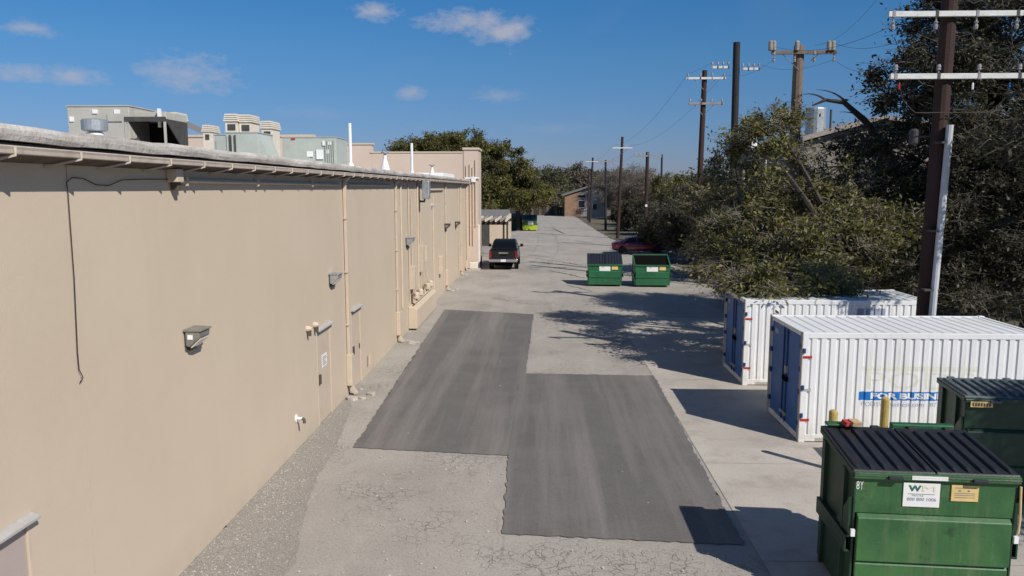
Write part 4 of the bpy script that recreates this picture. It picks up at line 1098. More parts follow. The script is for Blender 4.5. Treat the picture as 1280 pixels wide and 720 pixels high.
def pickup(loc, rz):
    t = thing('pickup_truck', 'black crew cab pickup truck seen from behind beside the pergola', 'pickup truck', loc, rz)
    w = .98
    def ring(y, z0, z1, ww, tuck=.04):
        return [(-ww + tuck, y, z0), (ww - tuck, y, z0), (ww, y, z0 + .12), (ww, y, (z0 + z1) / 2), (ww - .02, y, z1 - .05), (ww - .07, y, z1), (-ww + .07, y, z1), (-ww + .02, y, z1 - .05), (-ww, y, (z0 + z1) / 2), (-ww, y, z0 + .12)]
    loft([ring(.10, .58, 1.28, w - .03), ring(.16, .52, 1.30, w), ring(1.9, .50, 1.30, w), ring(3.9, .50, 1.28, w), ring(5.0, .52, 1.24, w), ring(5.6, .55, 1.16, w - .03), ring(5.78, .60, 1.05, w - .12)]).build('body', 'truck_paint', t, smooth=False, bevel=.02, world=False)
    def cab(y, z, ww): return [(-ww, y, z), (ww, y, z)]
    rg = lambda y0, y1, z, ww: [(-ww, y0, z), (ww, y0, z), (ww, y1, z), (-ww, y1, z)]
    loft([rg(1.85, 4.35, 1.28, .93), rg(1.98, 3.95, 1.60, .86), rg(2.12, 3.55, 1.86, .76), rg(2.3, 3.4, 1.92, .70)]).build('cab', 'truck_paint', t, bevel=.03, world=False)
    MB().add([(-.80, 1.875, 1.36), (.80, 1.875, 1.36), (.70, 2.065, 1.80), (-.70, 2.065, 1.80)], [(0, 1, 2, 3)]).build('rear_window', 'car_glass', t, world=False)
    for s in (-1, 1):
        MB().add([(s * .925, 2.15, 1.36), (s * .905, 4.05, 1.36), (s * .80, 3.55, 1.78), (s * .80, 2.3, 1.78)], [(0, 1, 2, 3)]).build('side_window', 'car_glass', t, world=False)
    MB().box(-.78, .78, .075, .105, .78, 1.29).build('tailgate', 'truck_paint', t, bevel=.02, world=False)
    MB().box(-.32, .32, .06, .08, 1.12, 1.20).build('badge', 'chrome', t, world=False)
    MB().box(-.22, .22, .055, .078, 1.0, 1.06).build('handle', 'void_black', t, world=False)
    MB().box(-.80, .80, .22, 1.8, 1.285, 1.306).build('bed_liner', 'void_black', t, world=False)
    for s in (-1, 1): MB().box(*sorted((s * .84, s * .95)), .16, 1.84, 1.295, 1.345).build('bed_rail', 'truck_paint', t, bevel=.015, world=False)
    MB().box(-.80, .80, .09, .15, 1.285, 1.345).build('tailgate_cap', 'truck_paint', t, bevel=.015, world=False)
    bp = MB().box(-.96, .96, -.06, .12, .55, .76).build('rear_bumper', 'chrome', t, bevel=.04, world=False)
    MB().box(-.17, .17, -.075, -.061, .585, .735).build('license_plate', 'plate_white', bp, world=False)
    for s in (-1, 1):
        MB().box(*sorted((s * .80, s * .965)), .06, .2, .82, 1.27).build('tail_light', 'tail_red', t, bevel=.015, world=False)
        mr = MB().box(*sorted((s * 1.04, s * 1.25)), 3.72, 3.84, 1.32, 1.54).build('mirror', 'truck_paint', t, bevel=.03, world=False)
        MB().tube([(s * .92, 3.85, 1.34), (s * 1.08, 3.8, 1.38)], .03, 6).build('mirror_arm', 'truck_paint', mr, world=False)
        for y in (1.15, 4.75):
            wheel(t, s * .84, y, .40, .27)
            mb = MB(); mb.lathe([(.47, -.02), (.47, .02)], (s * (w - .012), y, .44), 24, 'x').build('wheel_arch', 'void_black', t, world=False)
    MB().box(-.6, .6, .3, 5.2, .3, .5).build('chassis', 'void_black', t, world=False)
    return t
A, B = gnd(611, 337), gnd(648, 337)
pickup(((A.x + B.x) / 2, A.y - .4, 0), 0)

def sedan(loc, rz):
    """local: nose towards +X, centre on the ground"""
    t = thing('sedan_car', 'dark red sedan parked sideways under the trees behind the dumpsters', 'car', loc, rz)
    stations = [(-2.32, .50, .72, .70, .72), (-2.26, .40, .90, .80, .90), (-1.9, .32, 1.0, .88, 1.0), (-1.2, .28, .98, .90, .98), (0, .27, .96, .91, .96), (1.0, .28, .93, .90, .93), (1.7, .32, .84, .86, .84), (2.15, .38, .72, .76, .72), (2.32, .45, .60, .62, .60)]
    secs = []
    for x, z0, z1, w, _ in stations:
        secs.append([(x, -w + .08, z0), (x, w - .08, z0), (x, w, z0 + .15), (x, w, (z0 + z1) / 2 + .08), (x, w - .04, z1 - .04), (x, w - .14, z1), (x, -w + .14, z1), (x, -w + .04, z1 - .04), (x, -w, (z0 + z1) / 2 + .08), (x, -w, z0 + .15)])
    loft(secs).build('body', 'car_red', t, smooth=True, world=False)
    cs_ = [(-1.75, .95, .02), (-1.05, 1.33, .0), (-.5, 1.44, 0), (.2, 1.43, 0), (.6, 1.30, 0), (1.15, .93, .02)]
    secs = []
    for x, z, _ in cs_:
        k = (z - .9) / .54; ww = .80 - .20 * k
        secs.append([(x, -.82, .88), (x, .82, .88), (x, ww, z), (x, -ww, z)])
    loft(secs).build('roof', 'car_red', t, smooth=False, bevel=.03, world=False)
    for s in (-1, 1):
        for a, b, c, d_ in (((-1.32, .97), (-.28, .97), (-.30, 1.38), (-.92, 1.33)), ((-.22, .97), (.92, .97), (.52, 1.28), (-.22, 1.39))):
            def S(p): return (p[0], s * (.825 - .20 * (p[1] - .88) / .54 + .012), p[1])
            MB().add([S(a), S(b), S(c), S(d_)], [(0, 1, 2, 3)]).build('side_window', 'car_glass', t, world=False)
        MB().tube([(-1.4, s * .84, .96), (-.9, s * .70, 1.37), (-.2, s * .655, 1.43), (.45, s * .69, 1.36), (.95, s * .83, .97)], .018, 5).build('window_trim', 'chrome', t, world=False)
        for x in (-1.38, 1.42):
            wheel(t, x, s * .80, .33, .21) if False else None
            ty = MB().lathe([(.20, -.1), (.31, -.1), (.33, -.07), (.33, .07), (.31, .1), (.20, .1)], (x, s * .81, .33), 24, 'y').build('wheel', 'tyre', t, world=False)
            MB().lathe([(.21, -.095), (.06, -.07), (.06, .07), (.21, .095)], (x, s * .81, .33), 18, 'y').build('rim', 'rim', ty, world=False)
            MB().lathe([(.38, -.01), (.38, .01)], (x, s * .885, .36), 24, 'y').build('wheel_arch', 'void_black', t, world=False)
        MB().box(.75, .95, *sorted((s * .86, s * 1.0)), .92, 1.04).build('mirror', 'car_red', t, bevel=.02, world=False)
        MB().box(-2.33, -2.05, *sorted((s * .5, s * .80)), .70, .86).build('tail_light', 'tail_red', t, bevel=.02, world=False)
        MB().box(2.05, 2.28, *sorted((s * .45, s * .74)), .58, .68).build('headlight', 'lens_glass', t, bevel=.02, world=False)
    MB().add([(-1.72, -.62, .985), (-1.72, .62, .985), (-1.08, .56, 1.335), (-1.08, -.56, 1.335)], [(0, 1, 2, 3)]).build('rear_window', 'car_glass', t, world=False)
    MB().add([(1.12, -.66, .965), (1.12, .66, .965), (.62, .58, 1.31), (.62, -.58, 1.31)], [(0, 1, 2, 3)]).build('windscreen', 'car_glass', t, world=False)
    return t
A = gnd(766, 318); sedan((A.x + 2.3, A.y + .9, 0), math.radians(-4))

# ------------------------------------------------------------------ utility poles and wires
def pole(label, Y, base, top, arms, m='pole_brown', r0=.17, r1=.12, am='arm_white', extra=None, zt=None):
    """base, top: (px, py) of foot and tip at distance Y; arms: (px_left, px_right, py, material, insulators up?)"""
    b = onY(base[0], base[1], Y) if base[1] else None
    tp = onY(top[0], top[1], Y) if top[1] is not None else Vector((base[2], Y, zt))
    bx = b.x if b else base[2]
    if zt: tp.z = zt
    t = thing('utility_pole', label, 'utility pole', (bx, Y, 0), group='utility poles along the alley')
    n = 7; P = [(bx + (tp.x - bx) * i / n, Y, tp.z * i / n) for i in range(n + 1)]; P[0] = (bx, Y, -.05)
    MB().tube(P, [r0 + (r1 - r0) * i / n for i in range(n + 1)], 12).build('pole', m, t, smooth=False)
    tips = []
    for a, c, py, mm, up in arms:
        A, B = onY(a, py, Y), onY(c, py, Y); z = (A.z + B.z) / 2; h = .065
        yo = Y - r1 - .06
        ar = MB().box(A.x, B.x, yo - .05, yo + .05, z - h, z + h).build('crossarm', mm, t, bevel=.008)
        L = B.x - A.x
        for q in (.04, .36, .66, .96):
            x = A.x + L * q; s = 1 if up else -1
            MB().lathe([(.02, 0), (.02, .08), (.06, .09), (.045, .14), (.06, .15), (.04, .22)] if up else [(.04, -.30), (.055, -.22), (.03, -.18), (.055, -.13), (.02, -.1), (.02, 0)], (x, yo, z + s * h), 8).build('insulator', 'insulator', ar)
            tips.append(Vector((x, yo, z + s * (h + .2))))
            if Y < 50: MB().box(x - .035, x + .035, yo - .062, yo + .062, z - h - .012, z + h + .012).build('clamp', 'duct_dark' if q in (.36, .96) else 'insulator', ar)
        for s in (-1, 1):
            if L > 1.5 and L < 3.0:
                cx = bx + (tp.x - bx) * (z / tp.z)
                MB().tube([(cx + s * .05, Y - r1, z - .65), (cx + s * L * .27, yo + .05, z - h)], .014, 4).build('brace', 'galvanised', ar)
    return t, tips
bx0 = 9.93
p0, t0 = pole('thick brown utility pole with two white crossarms and pale conduit, rising behind the container', 20.3, (1157, None, bx0), (1188, 0), ((1105, 1271, 20, 'arm_white', False), (1107, 1273, 97, 'arm_white', True)), r0=.21, r1=.18, zt=10.9)
cx = onY(1163, 392, 20.1).x; cx2 = onY(1185, 156, 20.1).x
MB().tube([(cx - .03, 20.0, .0), (cx, 20.0, 2.4), ((cx + cx2) / 2, 20.0, 4.7), (cx2, 20.0, 7.05)], .085, 10).build('conduit', 'conduit_white', p0)
for z in (2.9, 4.4, 6.6):
    xx = cx + (cx2 - cx) * (z - 2.3) / 4.7; MB().box(xx - .28, xx + .1, 19.93, 20.12, z, z + .05).build('conduit_strap', 'duct_dark', p0)
a_, b_ = onY(1124, 108, 20), onY(1262, 108, 20)
def loopw(x0, x1, z0, zb):
    n = 12; return [(x0 + (x1 - x0) * i / n, 20.0, z0 + (zb - z0) * min(1, (i / n) * 3.0) ** .5) for i in range(n + 1)]
MB().tube(loopw(a_.x, 10.1, a_.z, 7.35), .013, 5).build('cable_loop', 'cable_black', p0)
MB().tube(loopw(b_.x, 10.15, b_.z, 7.35), .013, 5).build('cable_loop', 'cable_black', p0)
MB().tube(loopw(onY(1216, 108, 20).x, 10.15, a_.z, 7.42), .013, 5).build('cable_loop', 'cable_black', p0)
for px, mm in ((1124, 'marker_red'), (1262, 'print_blue'), (1216, 'white_paint')):
    q = onY(px, 105, 20); MB().lathe([(.015, -.14), (.026, -.12), (.026, 0), (.015, .03)], (q.x, 20.0, q.z), 8).build('arrester', mm, p0)
q = onY(1157, 171, 20.6)
tx = MB().lathe([(.04, -.2), (.12, -.18), (.13, -.15), (.13, .15), (.08, .2)], (q.x - .28, 20.6, q.z), 14).build('transformer', 'duct_dark', p0)
MB().tube([(q.x - .25, 20.5, q.z), (q.x + .1, 20.4, q.z)], .03, 6).build('bracket', 'duct_dark', tx)
p1, t1 = pole('red-brown utility pole with one white and one grey crossarm beyond the oak', 47.7, (869, 348), (881, 88), ((857, 906, 98.5, 'arm_white', True), (860, 903, 130, 'arm_grey', True)), r0=.19, r1=.15)
p2, t2 = pole('black utility pole with a split white crossarm', 44, (915, None, 10.7), (921, 53), ((888, 910, 85, 'arm_white', True), (926, 948, 87, 'arm_white', True)), 'pole_black', .21, .19)
for px, ya, yb_ in ((930, 212, 236), (957, 200, 246)):
    a, b = onY(px, ya, 42.5), onY(px, yb_, 42.5)
    MB().tube([(a.x, 42.5, 1.0), (a.x, 42.5, a.z)], .06, 6).build('riser_conduit', 'conduit_white', p2)
a = onY(942, 180, 43); MB().lathe([(.1, -.3), (.24, -.28), (.24, .3), (.12, .36)], (a.x, 43.2, a.z), 12).build('transformer', 'white_paint', p2)
p3, t3 = pole('weathered utility pole with heavy timber crossarm and hanging insulators above the oak', 32, (992, None, 10.1), (999, 57), ((962, 1043, 67, 'pole_weathered', False),), 'pole_weathered', .24, .2)
for px in (963, 967, 1036, 1041, 996):
    q = onY(px, 62, 31.7); MB().lathe([(.07, 0), (.09, .03), (.09, .33), (.06, .38)], (q.x, 31.68, q.z - .05), 10).build('cutout', 'arm_grey', p3)
p4, t4 = pole('far utility pole with a white crossarm at the alley edge', 85.8, (772, 298), (778, 171), ((765, 790, 185, 'arm_white', True),), r0=.19, r1=.14)
p5, t5 = pole('slim far utility pole with a thin grey crossarm', 102, (757, 288), (757, 200), ((748, 768, 202, 'arm_grey', True),), 'pole_black', .17, .13)
p6, t6 = pole('farthest utility pole with a small white crossarm in front of the brick house', 126, (737, 278), (741, 197), ((732, 747, 202, 'arm_white', True),), 'pole_black', .19, .15)
p7, t7 = pole('bare far pole without crossarm in front of the brick house', 135, (735, 275), (736, 211), (), 'pole_brown', .17, .13)
p8, t8 = pole('plain brown pole beside the shrubs with a thin side arm near its top', 72, (806, 310), (809.5, 190), ((793, 810, 195, 'arm_grey', True),), r0=.19, r1=.15)
q = onY(808, 257, 71.7); MB().lathe([(.12, -.02), (.12, .02)], (q.x, 71.78, q.z), 12, 'y').build('reflector', 'white_paint', p8)
p9, t9 = pole('thin far pole rising over the trees on the right', 110, (827, None, 16.7), (827.5, 193), ((815, 827, 196, 'arm_grey', True),), 'pole_black', .16, .13)
def wire(a, b, sag, label):
    w_ = MB().tube(catenary(a, b, sag, 16), .0055 if (Vector(a).y + Vector(b).y) < 120 else .009, 4).build('power_line', 'wire')
    tag(w_, label, 'power line', 'overhead power lines')
LB = 'thin overhead wire strung between the utility poles'
for i in (0, 3): wire(t1[i], t4[i], 1.0, LB)
for i in (0, 3): wire(t4[i], t6[i], .8, LB)
wire(t3[0], t1[3], .35, LB); wire(t3[3], t2[7], .35, LB); wire(t2[0], t1[0], .05, LB)
wire(t3[0] + Vector((0, 0, .5)), t0[0], .35, LB); wire(t3[3] + Vector((0, 0, .6)), t0[1], .35, LB); wire(t3[3], t0[4], .3, LB)
wire(t3[2] + Vector((0, 0, .55)), onY(1115, -25, 20.0), .4, LB)
wire(t8[0], t5[3], .5, LB)

# ------------------------------------------------------------------ far house and warehouse
hs = thing('brick_house', 'far gabled house with brown brick front and grey siding at the end of the alley', 'house', (8.5, 158, 0))
HY = 152
xa, xm, xb = onY(706, 250, HY).x, onY(727, 250, HY).x, onY(757, 250, HY).x
zt = onY(730, 238, HY).z
MB().prism([(xa, 0), (xm, 0), (xm, 4.9), (xa, 4.1)], 'y', HY, HY + 9).build('wall', 'brick_brown', hs)
MB().prism([(xm, 0), (xb, 0), (xb, 5.3), (xm + 2.2, 5.7), (xm, 4.9)], 'y', HY + .3, HY + 9).build('wall', 'siding_grey', hs)
pk = (xm + 3.0, 6.1)
for a, b in (((xa - .5, 3.95), pk), (pk, (xb + .6, 5.1))):
    MB().add([(a[0], HY - .4, a[1]), (b[0], HY - .4, b[1]), (b[0], HY + 9.4, b[1] + .1), (a[0], HY + 9.4, a[1] + .1), (a[0], HY - .4, a[1] + .15), (b[0], HY - .4, b[1] + .15), (b[0], HY + 9.4, b[1] + .25), (a[0], HY + 9.4, a[1] + .25)],
             [(0, 1, 2, 3), (4, 5, 6, 7), (0, 1, 5, 4), (3, 2, 6, 7), (0, 3, 7, 4), (1, 2, 6, 5)]).build('roof', 'shingle', hs)
for a, b, c, d in ((723, 731, 259, 251), (722, 732, 247, 244), (741, 746, 262, 255)):
    P, Q = onY(a, c, HY), onY(b, d, HY)
    wn = MB().box(P.x - .12, Q.x + .12, HY - .06, HY - .005, P.z - .12, Q.z + .12).build('window', 'siding_grey', hs)
    MB().box(P.x, Q.x, HY - .09, HY - .061, P.z, Q.z).build('pane', 'pane_dark', wn)
for k in range(9):
    z = .6 + k * .5; MB().box(xm + .02, xb - .02, HY + .27, HY + .298, z, z + .03).build('siding_lap', 'siding_grey', hs)
wf = thing('board_fence', 'dark board fence closing the end of the alley under the trees', 'fence', (-3, 158, 0))
k = 0
for i in range(34):
    x = -13 + i * .52; hh = 1.75 + rnd.uniform(-.06, .06); MB().box(x, x + .49, 157.9, 157.95, .05, hh).build('board', 'pergola_wood' if i % 3 else 'bark', wf)
MB().box(-13, 4.6, 157.96, 158.04, .4, .5).build('rail', 'pergola_wood', wf); MB().box(-13, 4.6, 157.96, 158.04, 1.3, 1.4).build('rail', 'pergola_wood', wf)
wh = thing('warehouse_building', 'dim brown warehouse with low pitched roof half hidden behind the oaks', 'building', (24, 62, 0))
WY = 50; x0 = onY(1000, 175, WY).x; x1 = 31; z0 = onY(1000, 176, WY).z; z1 = onY(1100, 150, WY).z; xr = onY(1100, 150, WY).x
MB().prism([(x0 + .3, 0), (x1, 0), (x1, z1 - 1.2), (xr, z1), (x0 + .3, z0 - .1)], 'y', WY, WY + 18).build('wall', 'warehouse_wall', wh)
MB().prism([(x0, z0 - .05), (x0, z0 + .22), (xr, z1 + .25), (x1, z1 - .9), (x1, z1 - 1.18), (xr, z1 + .02)], 'y', WY - .5, WY + 18.3).build('roof', 'arm_grey', wh)
q = onY(1019, 165, WY + 2); zz = onY(1019, 135, WY + 2).z
sv = thing('roof_stack', 'silver metal exhaust stack on the warehouse roof with a thin pipe beside it', 'roof stack', (q.x, WY + 2, q.z))
MB().lathe([(.62, q.z - .6), (.62, zz - .1), (.56, zz), (.2, zz + .05)], (q.x, WY + 2, 0), 18).build('drum', 'galvanised', sv)
MB().tube([(q.x + .95, WY + 2, q.z - .5), (q.x + .95, WY + 2, zz - .1)], .07, 6).build('pipe', 'duct_dark', sv)
for i in range(5):
    MB().box(x0 + 2 + i * 3.2, x0 + 3.6 + i * 3.2, WY - .06, WY - .005, 2.5, 4.0).build('window', 'pane_dark', wh)

# ------------------------------------------------------------------ trees
def mesh_np(name, V, F, m, parent):
    me = bpy.data.meshes.new(name); nv, nf, k = len(V), len(F), F.shape[1]
    me.vertices.add(nv); me.vertices.foreach_set('co', V.astype(np.float32).ravel())
    me.loops.add(nf * k); me.loops.foreach_set('vertex_index', F.astype(np.int32).ravel())
    me.polygons.add(nf); me.polygons.foreach_set('loop_start', np.arange(0, nf * k, k, dtype=np.int32))
    try: me.polygons.foreach_set('loop_total', np.full(nf, k, dtype=np.int32))
    except Exception: pass
    me.update(calc_edges=True); me.validate(); me.materials.append(MATS[m])
    o = bpy.data.objects.new(name, me); C.objects.link(o); attach(o, parent); return o
def twig_mesh(A, B, r0, r1):
    """thin three-sided tapered sticks from A to B (arrays)"""
    n = len(A); T = B - A; l = np.linalg.norm(T, axis=1, keepdims=True) + 1e-9; T = T / l
    up = np.where(np.abs(T[:, 2:3]) < .9, np.array([[0, 0, 1.0]]), np.array([[1.0, 0, 0]]))
    a = np.cross(T, up); a /= np.linalg.norm(a, axis=1, keepdims=True); b = np.cross(a, T)
    V = np.zeros((n, 6, 3))
    for k in range(3):
        q = 2 * math.pi * k / 3; d = a * math.cos(q) + b * math.sin(q)
        V[:, k] = A + d * np.reshape(r0, (-1, 1)); V[:, 3 + k] = B + d * np.reshape(r1, (-1, 1))
    F = np.array([(0, 1, 4, 3), (1, 2, 5, 4), (2, 0, 3, 5)])[None] + (np.arange(n) * 6)[:, None, None]
    return V.reshape(-1, 3), F.reshape(-1, 4)
def bez(a, b, c, n): return [a * (1 - t) ** 2 + b * 2 * t * (1 - t) + c * t * t for t in np.linspace(0, 1, n)]
def make_tree(name, label, base, fork, blobs, clumps, twigs, leaves, leaf, lm, seed, r0=.25, bark='bark', crad=(.45, .85), droop=.25, bare=.15, group=None, twigm='twig_grey', cat='tree', flat=.75):
    """blobs: crown ellipsoids (x,y,z,rx,ry,rz,weight) in metres; clumps of twigs with leaves fill them"""
    if lm == 'leaf_dark': twigm = 'twig_dark'
    r = np.random.RandomState(seed); base = np.array(base, float); fork = np.array(fork, float)
    t = thing(name, label, cat, tuple(base), group=group)
    tk = MB(); mid = (base + fork) / 2 + r.uniform(-.15, .15, 3)
    tp = bez(base - (0, 0, .1), mid, fork, 7)
    tk.tube([tuple(p) for p in tp], [r0 * (1.35 if i == 0 else 1.0) * (1 - .35 * i / 6) for i in range(7)], 9).build('trunk', bark, t)
    W = np.array([b[6] for b in blobs], float); W /= W.sum()
    limbs = []; lb = MB()
    for b in blobs:
        c = np.array(b[:3]); m_ = fork * .5 + c * .5 + r.uniform(-.5, .5, 3) + (0, 0, .35)
        P = bez(fork, m_, c, 8); limbs.append(np.array(P))
        lb.tube([tuple(p) for p in P], [max(.02, r0 * .55 * (1 - .8 * i / 7)) for i in range(8)], 6, False)
    allp = np.concatenate(limbs)
    TA, TB, R0, R1, LP = [], [], [], [], []
    for i in range(clumps):
        b = blobs[r.choice(len(blobs), p=W)]
        d = r.normal(size=3); d /= np.linalg.norm(d); rad = r.uniform(.25, 1.0) ** .45
        c = np.array(b[:3]) + d * rad * np.array(b[3:6])
        cr = r.uniform(*crad)
        if c[2] < .5: c[2] = .5
        j = np.argmin(((allp - c) ** 2).sum(1) + (allp[:, 2] > c[2]) * .5); s = allp[j]
        m_ = (s + c) / 2 + r.uniform(-.25, .25, 3) + (0, 0, .2)
        P = bez(s, m_, c, 5); dl = np.linalg.norm(c - s)
        lb.tube([tuple(p) for p in P], [max(.008, min(.07, .018 * dl + .012) * (1 - .75 * q / 4)) for q in range(5)], 4, False)
        n = max(3, int(twigs * r.uniform(.6, 1.4)))
        out = d * .7 + r.normal(size=(n, 3)); out[:, 2] -= droop * r.rand(n); out /= np.linalg.norm(out, axis=1, keepdims=True)
        ln = cr * r.uniform(.5, 1.3, (n, 1)); st = c + r.normal(size=(n, 3)) * cr * .15
        en = st + out * ln * np.array([1, 1, flat])
        md = (st + en) / 2 + r.normal(size=(n, 3)) * ln * .13; a0 = .009 + .006 * cr
        TA += [st, md]; TB += [md, en]; R0 += [np.full(n, a0), np.full(n, a0 * .6)]; R1 += [np.full(n, a0 * .6), np.full(n, .003)]
        k = int(leaves * r.uniform(.5, 1.5))
        if r.rand() > bare and k > 0:
            u = r.uniform(.25, 1.08, (n, k, 1)); p = st[:, None] + (en - st)[:, None] * u + r.normal(size=(n, k, 3)) * .09 * (cr / .6)
            LP.append(p.reshape(-1, 3))
    lb.build('limbs', bark, t)
    V, F = twig_mesh(np.concatenate(TA), np.concatenate(TB), np.concatenate(R0), np.concatenate(R1)); mesh_np('twigs', V, F, twigm, t)
    if LP:
        P = np.concatenate(LP); n = len(P)
        a = r.normal(size=(n, 3)); a /= np.linalg.norm(a, axis=1, keepdims=True)
        nn = r.normal(size=(n, 3)) + (0, 0, .6); b = np.cross(nn, a); b /= np.linalg.norm(b, axis=1, keepdims=True) + 1e-9
        s = leaf * r.uniform(.4, 1.0, (n, 1)) * r.choice([1.0, 1.25, 1.8], (n, 1)); V = np.stack([P - a * s, P + b * s * .45, P + a * s, P - b * s * .45], 1).reshape(-1, 3)
        mesh_np('crown', V, np.arange(n * 4).reshape(-1, 4), lm, t)
    return t
def bl(px, py, Y, rx, ry, rz, w=1.0):
    p = onY(px, py, Y); return (p.x, p.y, p.z, rx, ry, rz, w)
# oak drooping over the far container
make_tree('oak_tree', 'olive leaved oak drooping over the container at the middle of the alley', (10.8, 27.2, 0), (10.6, 27.0, 2.6),
          [bl(945, 290, 25.5, 1.7, 1.6, 1.0, 1.2), bl(925, 330, 24.2, 1.2, 1.0, .55, .8), bl(1000, 320, 24.6, 1.5, 1.1, .8, 1), bl(1050, 290, 25.5, 1.7, 1.5, 1.1, 1.2), bl(1110, 300, 26, 1.6, 1.3, 1.2, 1),
           bl(960, 190, 27, 1.5, 1.4, 1.0, .9), bl(965, 150, 27, .8, .8, .5, .4), bl(905, 250, 27.5, 1.3, 1.3, .9, .7), bl(1010, 255, 28, 1.8, 1.5, .8, .9), bl(1080, 240, 28, 1.6, 1.4, 1.0, .8), bl(950, 350, 22.8, 1.1, .8, .3, .9), bl(1020, 352, 22.9, 1.0, .6, .3, .7), bl(900, 315, 26, 1.0, 1.0, .8, .6), bl(925, 235, 28, 1.3, 1.2, .9, .6)],
          265, 26, 9, .070, 'leaf_olive', 11, .30, 'bark_dark', (.35, .95), .35, .30, flat=.5)
# big dark oak on the right
make_tree('oak_tree', 'tall dark oak filling the right edge behind the thick utility pole', (18.2, 29, 0), (17.8, 28.6, 4.0),
          [bl(1260, 60, 27, 2.0, 2, 1.8, 1), bl(1190, 90, 28, 2.1, 1.8, 1.6, 1), bl(1130, 110, 28, 1.3, 1.3, 1.0, .5), bl(1260, 200, 26.5, 2.2, 2, 1.8, 1.3), bl(1150, 200, 28.5, 2.0, 1.6, 1.5, 1), bl(1220, 300, 26, 2.2, 1.6, 1.4, 1.2),
           bl(1300, 330, 25.5, 2.2, 1.8, 1.5, 1), bl(1340, 60, 28, 2.2, 2, 2.4, .8), bl(1280, -30, 28, 2.4, 2, 1.6, .8), bl(1190, 20, 28.5, 1.5, 1.4, 1.1, .6), bl(1160, 340, 25.6, 1.4, 1.2, .7, .6), bl(1240, 375, 24.5, 1.6, 1.0, .6, .6), bl(1230, 140, 27, 2.2, 2, 1.6, 1.2), bl(1200, 250, 27.5, 2.2, 2, 1.6, 1.2), bl(1280, 270, 26, 2.2, 2, 1.6, 1.2), (12.4, 19.2, 6.9, 1.6, 1.4, .9, .7)],
          620, 24, 10, .075, 'leaf_dark', 12, .42, 'bark_dark', (.45, 1.1), .3, .28, flat=.55)
# thick bare limb reaching over the warehouse roof
lm = thing('dead_branch_tree', 'dark bare crooked limbs arching over the warehouse roof', 'tree', (17.2, 31, 0))
pl = [(17.2, 31, 0), (17.0, 31, 3.2)] + [tuple(onY(x, y, 30)) for x, y in ((1120, 215), (1105, 180), (1080, 150), (1055, 128), (1032, 125), (1015, 132))]
MB().tube(pl, [.28, .24, .2, .16, .12, .09, .06, .03], 8).build('trunk', 'bark_dark', lm)
for A_, B_, C_ in (((1105, 180), (1075, 170), (1040, 185)), ((1090, 160), (1075, 138), (1050, 140)), ((1060, 130), (1045, 112), (1020, 112)), ((1110, 190), (1060, 200), (1010, 230)), ((1032, 125), (1020, 115), (1002, 118))):
    P = bez(*[np.array(onY(x, y, 30)) for x, y in (A_, B_, C_)], 8)
    MB().tube([tuple(p) for p in P], [.05 * (1 - .85 * i / 7) for i in range(8)], 5).build('limb', 'bark_dark', lm)
make_tree('oak_tree', 'thin crowned oak in front of the warehouse wall, behind the drooping oak', (14.5, 33, 0), (14.2, 33, 3.5),
          [bl(1060, 210, 33, 2.2, 1.8, 1.2, 1), bl(1000, 260, 33, 2.2, 1.5, 1.4, 1), bl(1120, 250, 34, 2.4, 1.8, 1.6, 1.2), bl(1060, 300, 32, 2.4, 1.5, 1.2, 1), bl(1100, 190, 33, 1.8, 1.5, .9, .6), bl(930, 270, 33, 1.6, 1.5, 1.3, .8)],
          200, 18, 8, .07, 'leaf_dark', 13, .3, 'bark_dark', (.5, 1.0), .3, .3)
# oaks along the fence, dark mass left of the drooping oak
make_tree('oak_tree', 'dark low oak behind the red-brown utility pole', (13.2, 49, 0), (13.2, 49, 2.2),
          [bl(890, 260, 48, 2.0, 2, 1.6, 1), bl(925, 215, 48, 2.2, 2, 1.7, 1), bl(915, 300, 46, 2.4, 2, 1.2, 1), bl(850, 290, 52, 2.0, 2, 1.2, .9), bl(960, 260, 46, 2.4, 2, 2.0, 1)],
          190, 18, 10, .09, 'leaf_dark', 14, .3, 'bark_dark', (.5, 1.1), .3, .15)
make_tree('oak_tree', 'shadowy oak overhanging the dark red sedan', (14.5, 64, 0), (14.3, 64, 2.6),
          [bl(850, 268, 63, 2.6, 2, 1.5, 1), bl(880, 240, 66, 2.6, 2, 1.6, 1), bl(830, 285, 66, 2.0, 2, 1.2, .8), bl(905, 280, 62, 3.0, 2, 1.6, 1)],
          170, 18, 10, .10, 'leaf_dark', 15, .3, 'bark_dark', (.6, 1.2), .3, .12)
make_tree('oak_tree', 'yellowish green tree top between the far poles on the right', (19, 112, 0), (19, 112, 2.5),
          [bl(848, 235, 108, 3.6, 3, 1.8, 1), bl(865, 245, 104, 3, 3, 2.0, 1), bl(830, 250, 115, 3, 3, 2.0, 1)],
          130, 16, 10, .16, 'leaf_green', 16, .3, 'bark', (.9, 1.6), .2, .1)
for k, (px, Y, h, lb) in enumerate(((800, 92, 4.2, 'dense dark shrub between the far poles'), (822, 80, 4.4, 'rounded dark shrub behind the plain brown pole'), (842, 74, 3.8, 'dark shrub behind the nose of the red sedan'), (770, 118, 3.6, 'dark shrub beside the slim far pole'), (785, 100, 4.0, 'dark shrub right of the far pole with white crossarm'))):
    X = onY(px, 290, Y).x + 1.0
    make_tree('shrub', lb, (X, Y, 0), (X, Y, .8), [(X, Y, h * .45, 2.2, 2.0, h * .45, 1), (X + 1.8, Y + 1, h * .5, 1.8, 1.8, h * .42, .8)], 70, 16, 12, .13, 'leaf_dark', 30 + k, .16, 'bark_dark', (.5, 1.0), .2, .08, 'dark shrubs along the alley edge', cat='shrub')
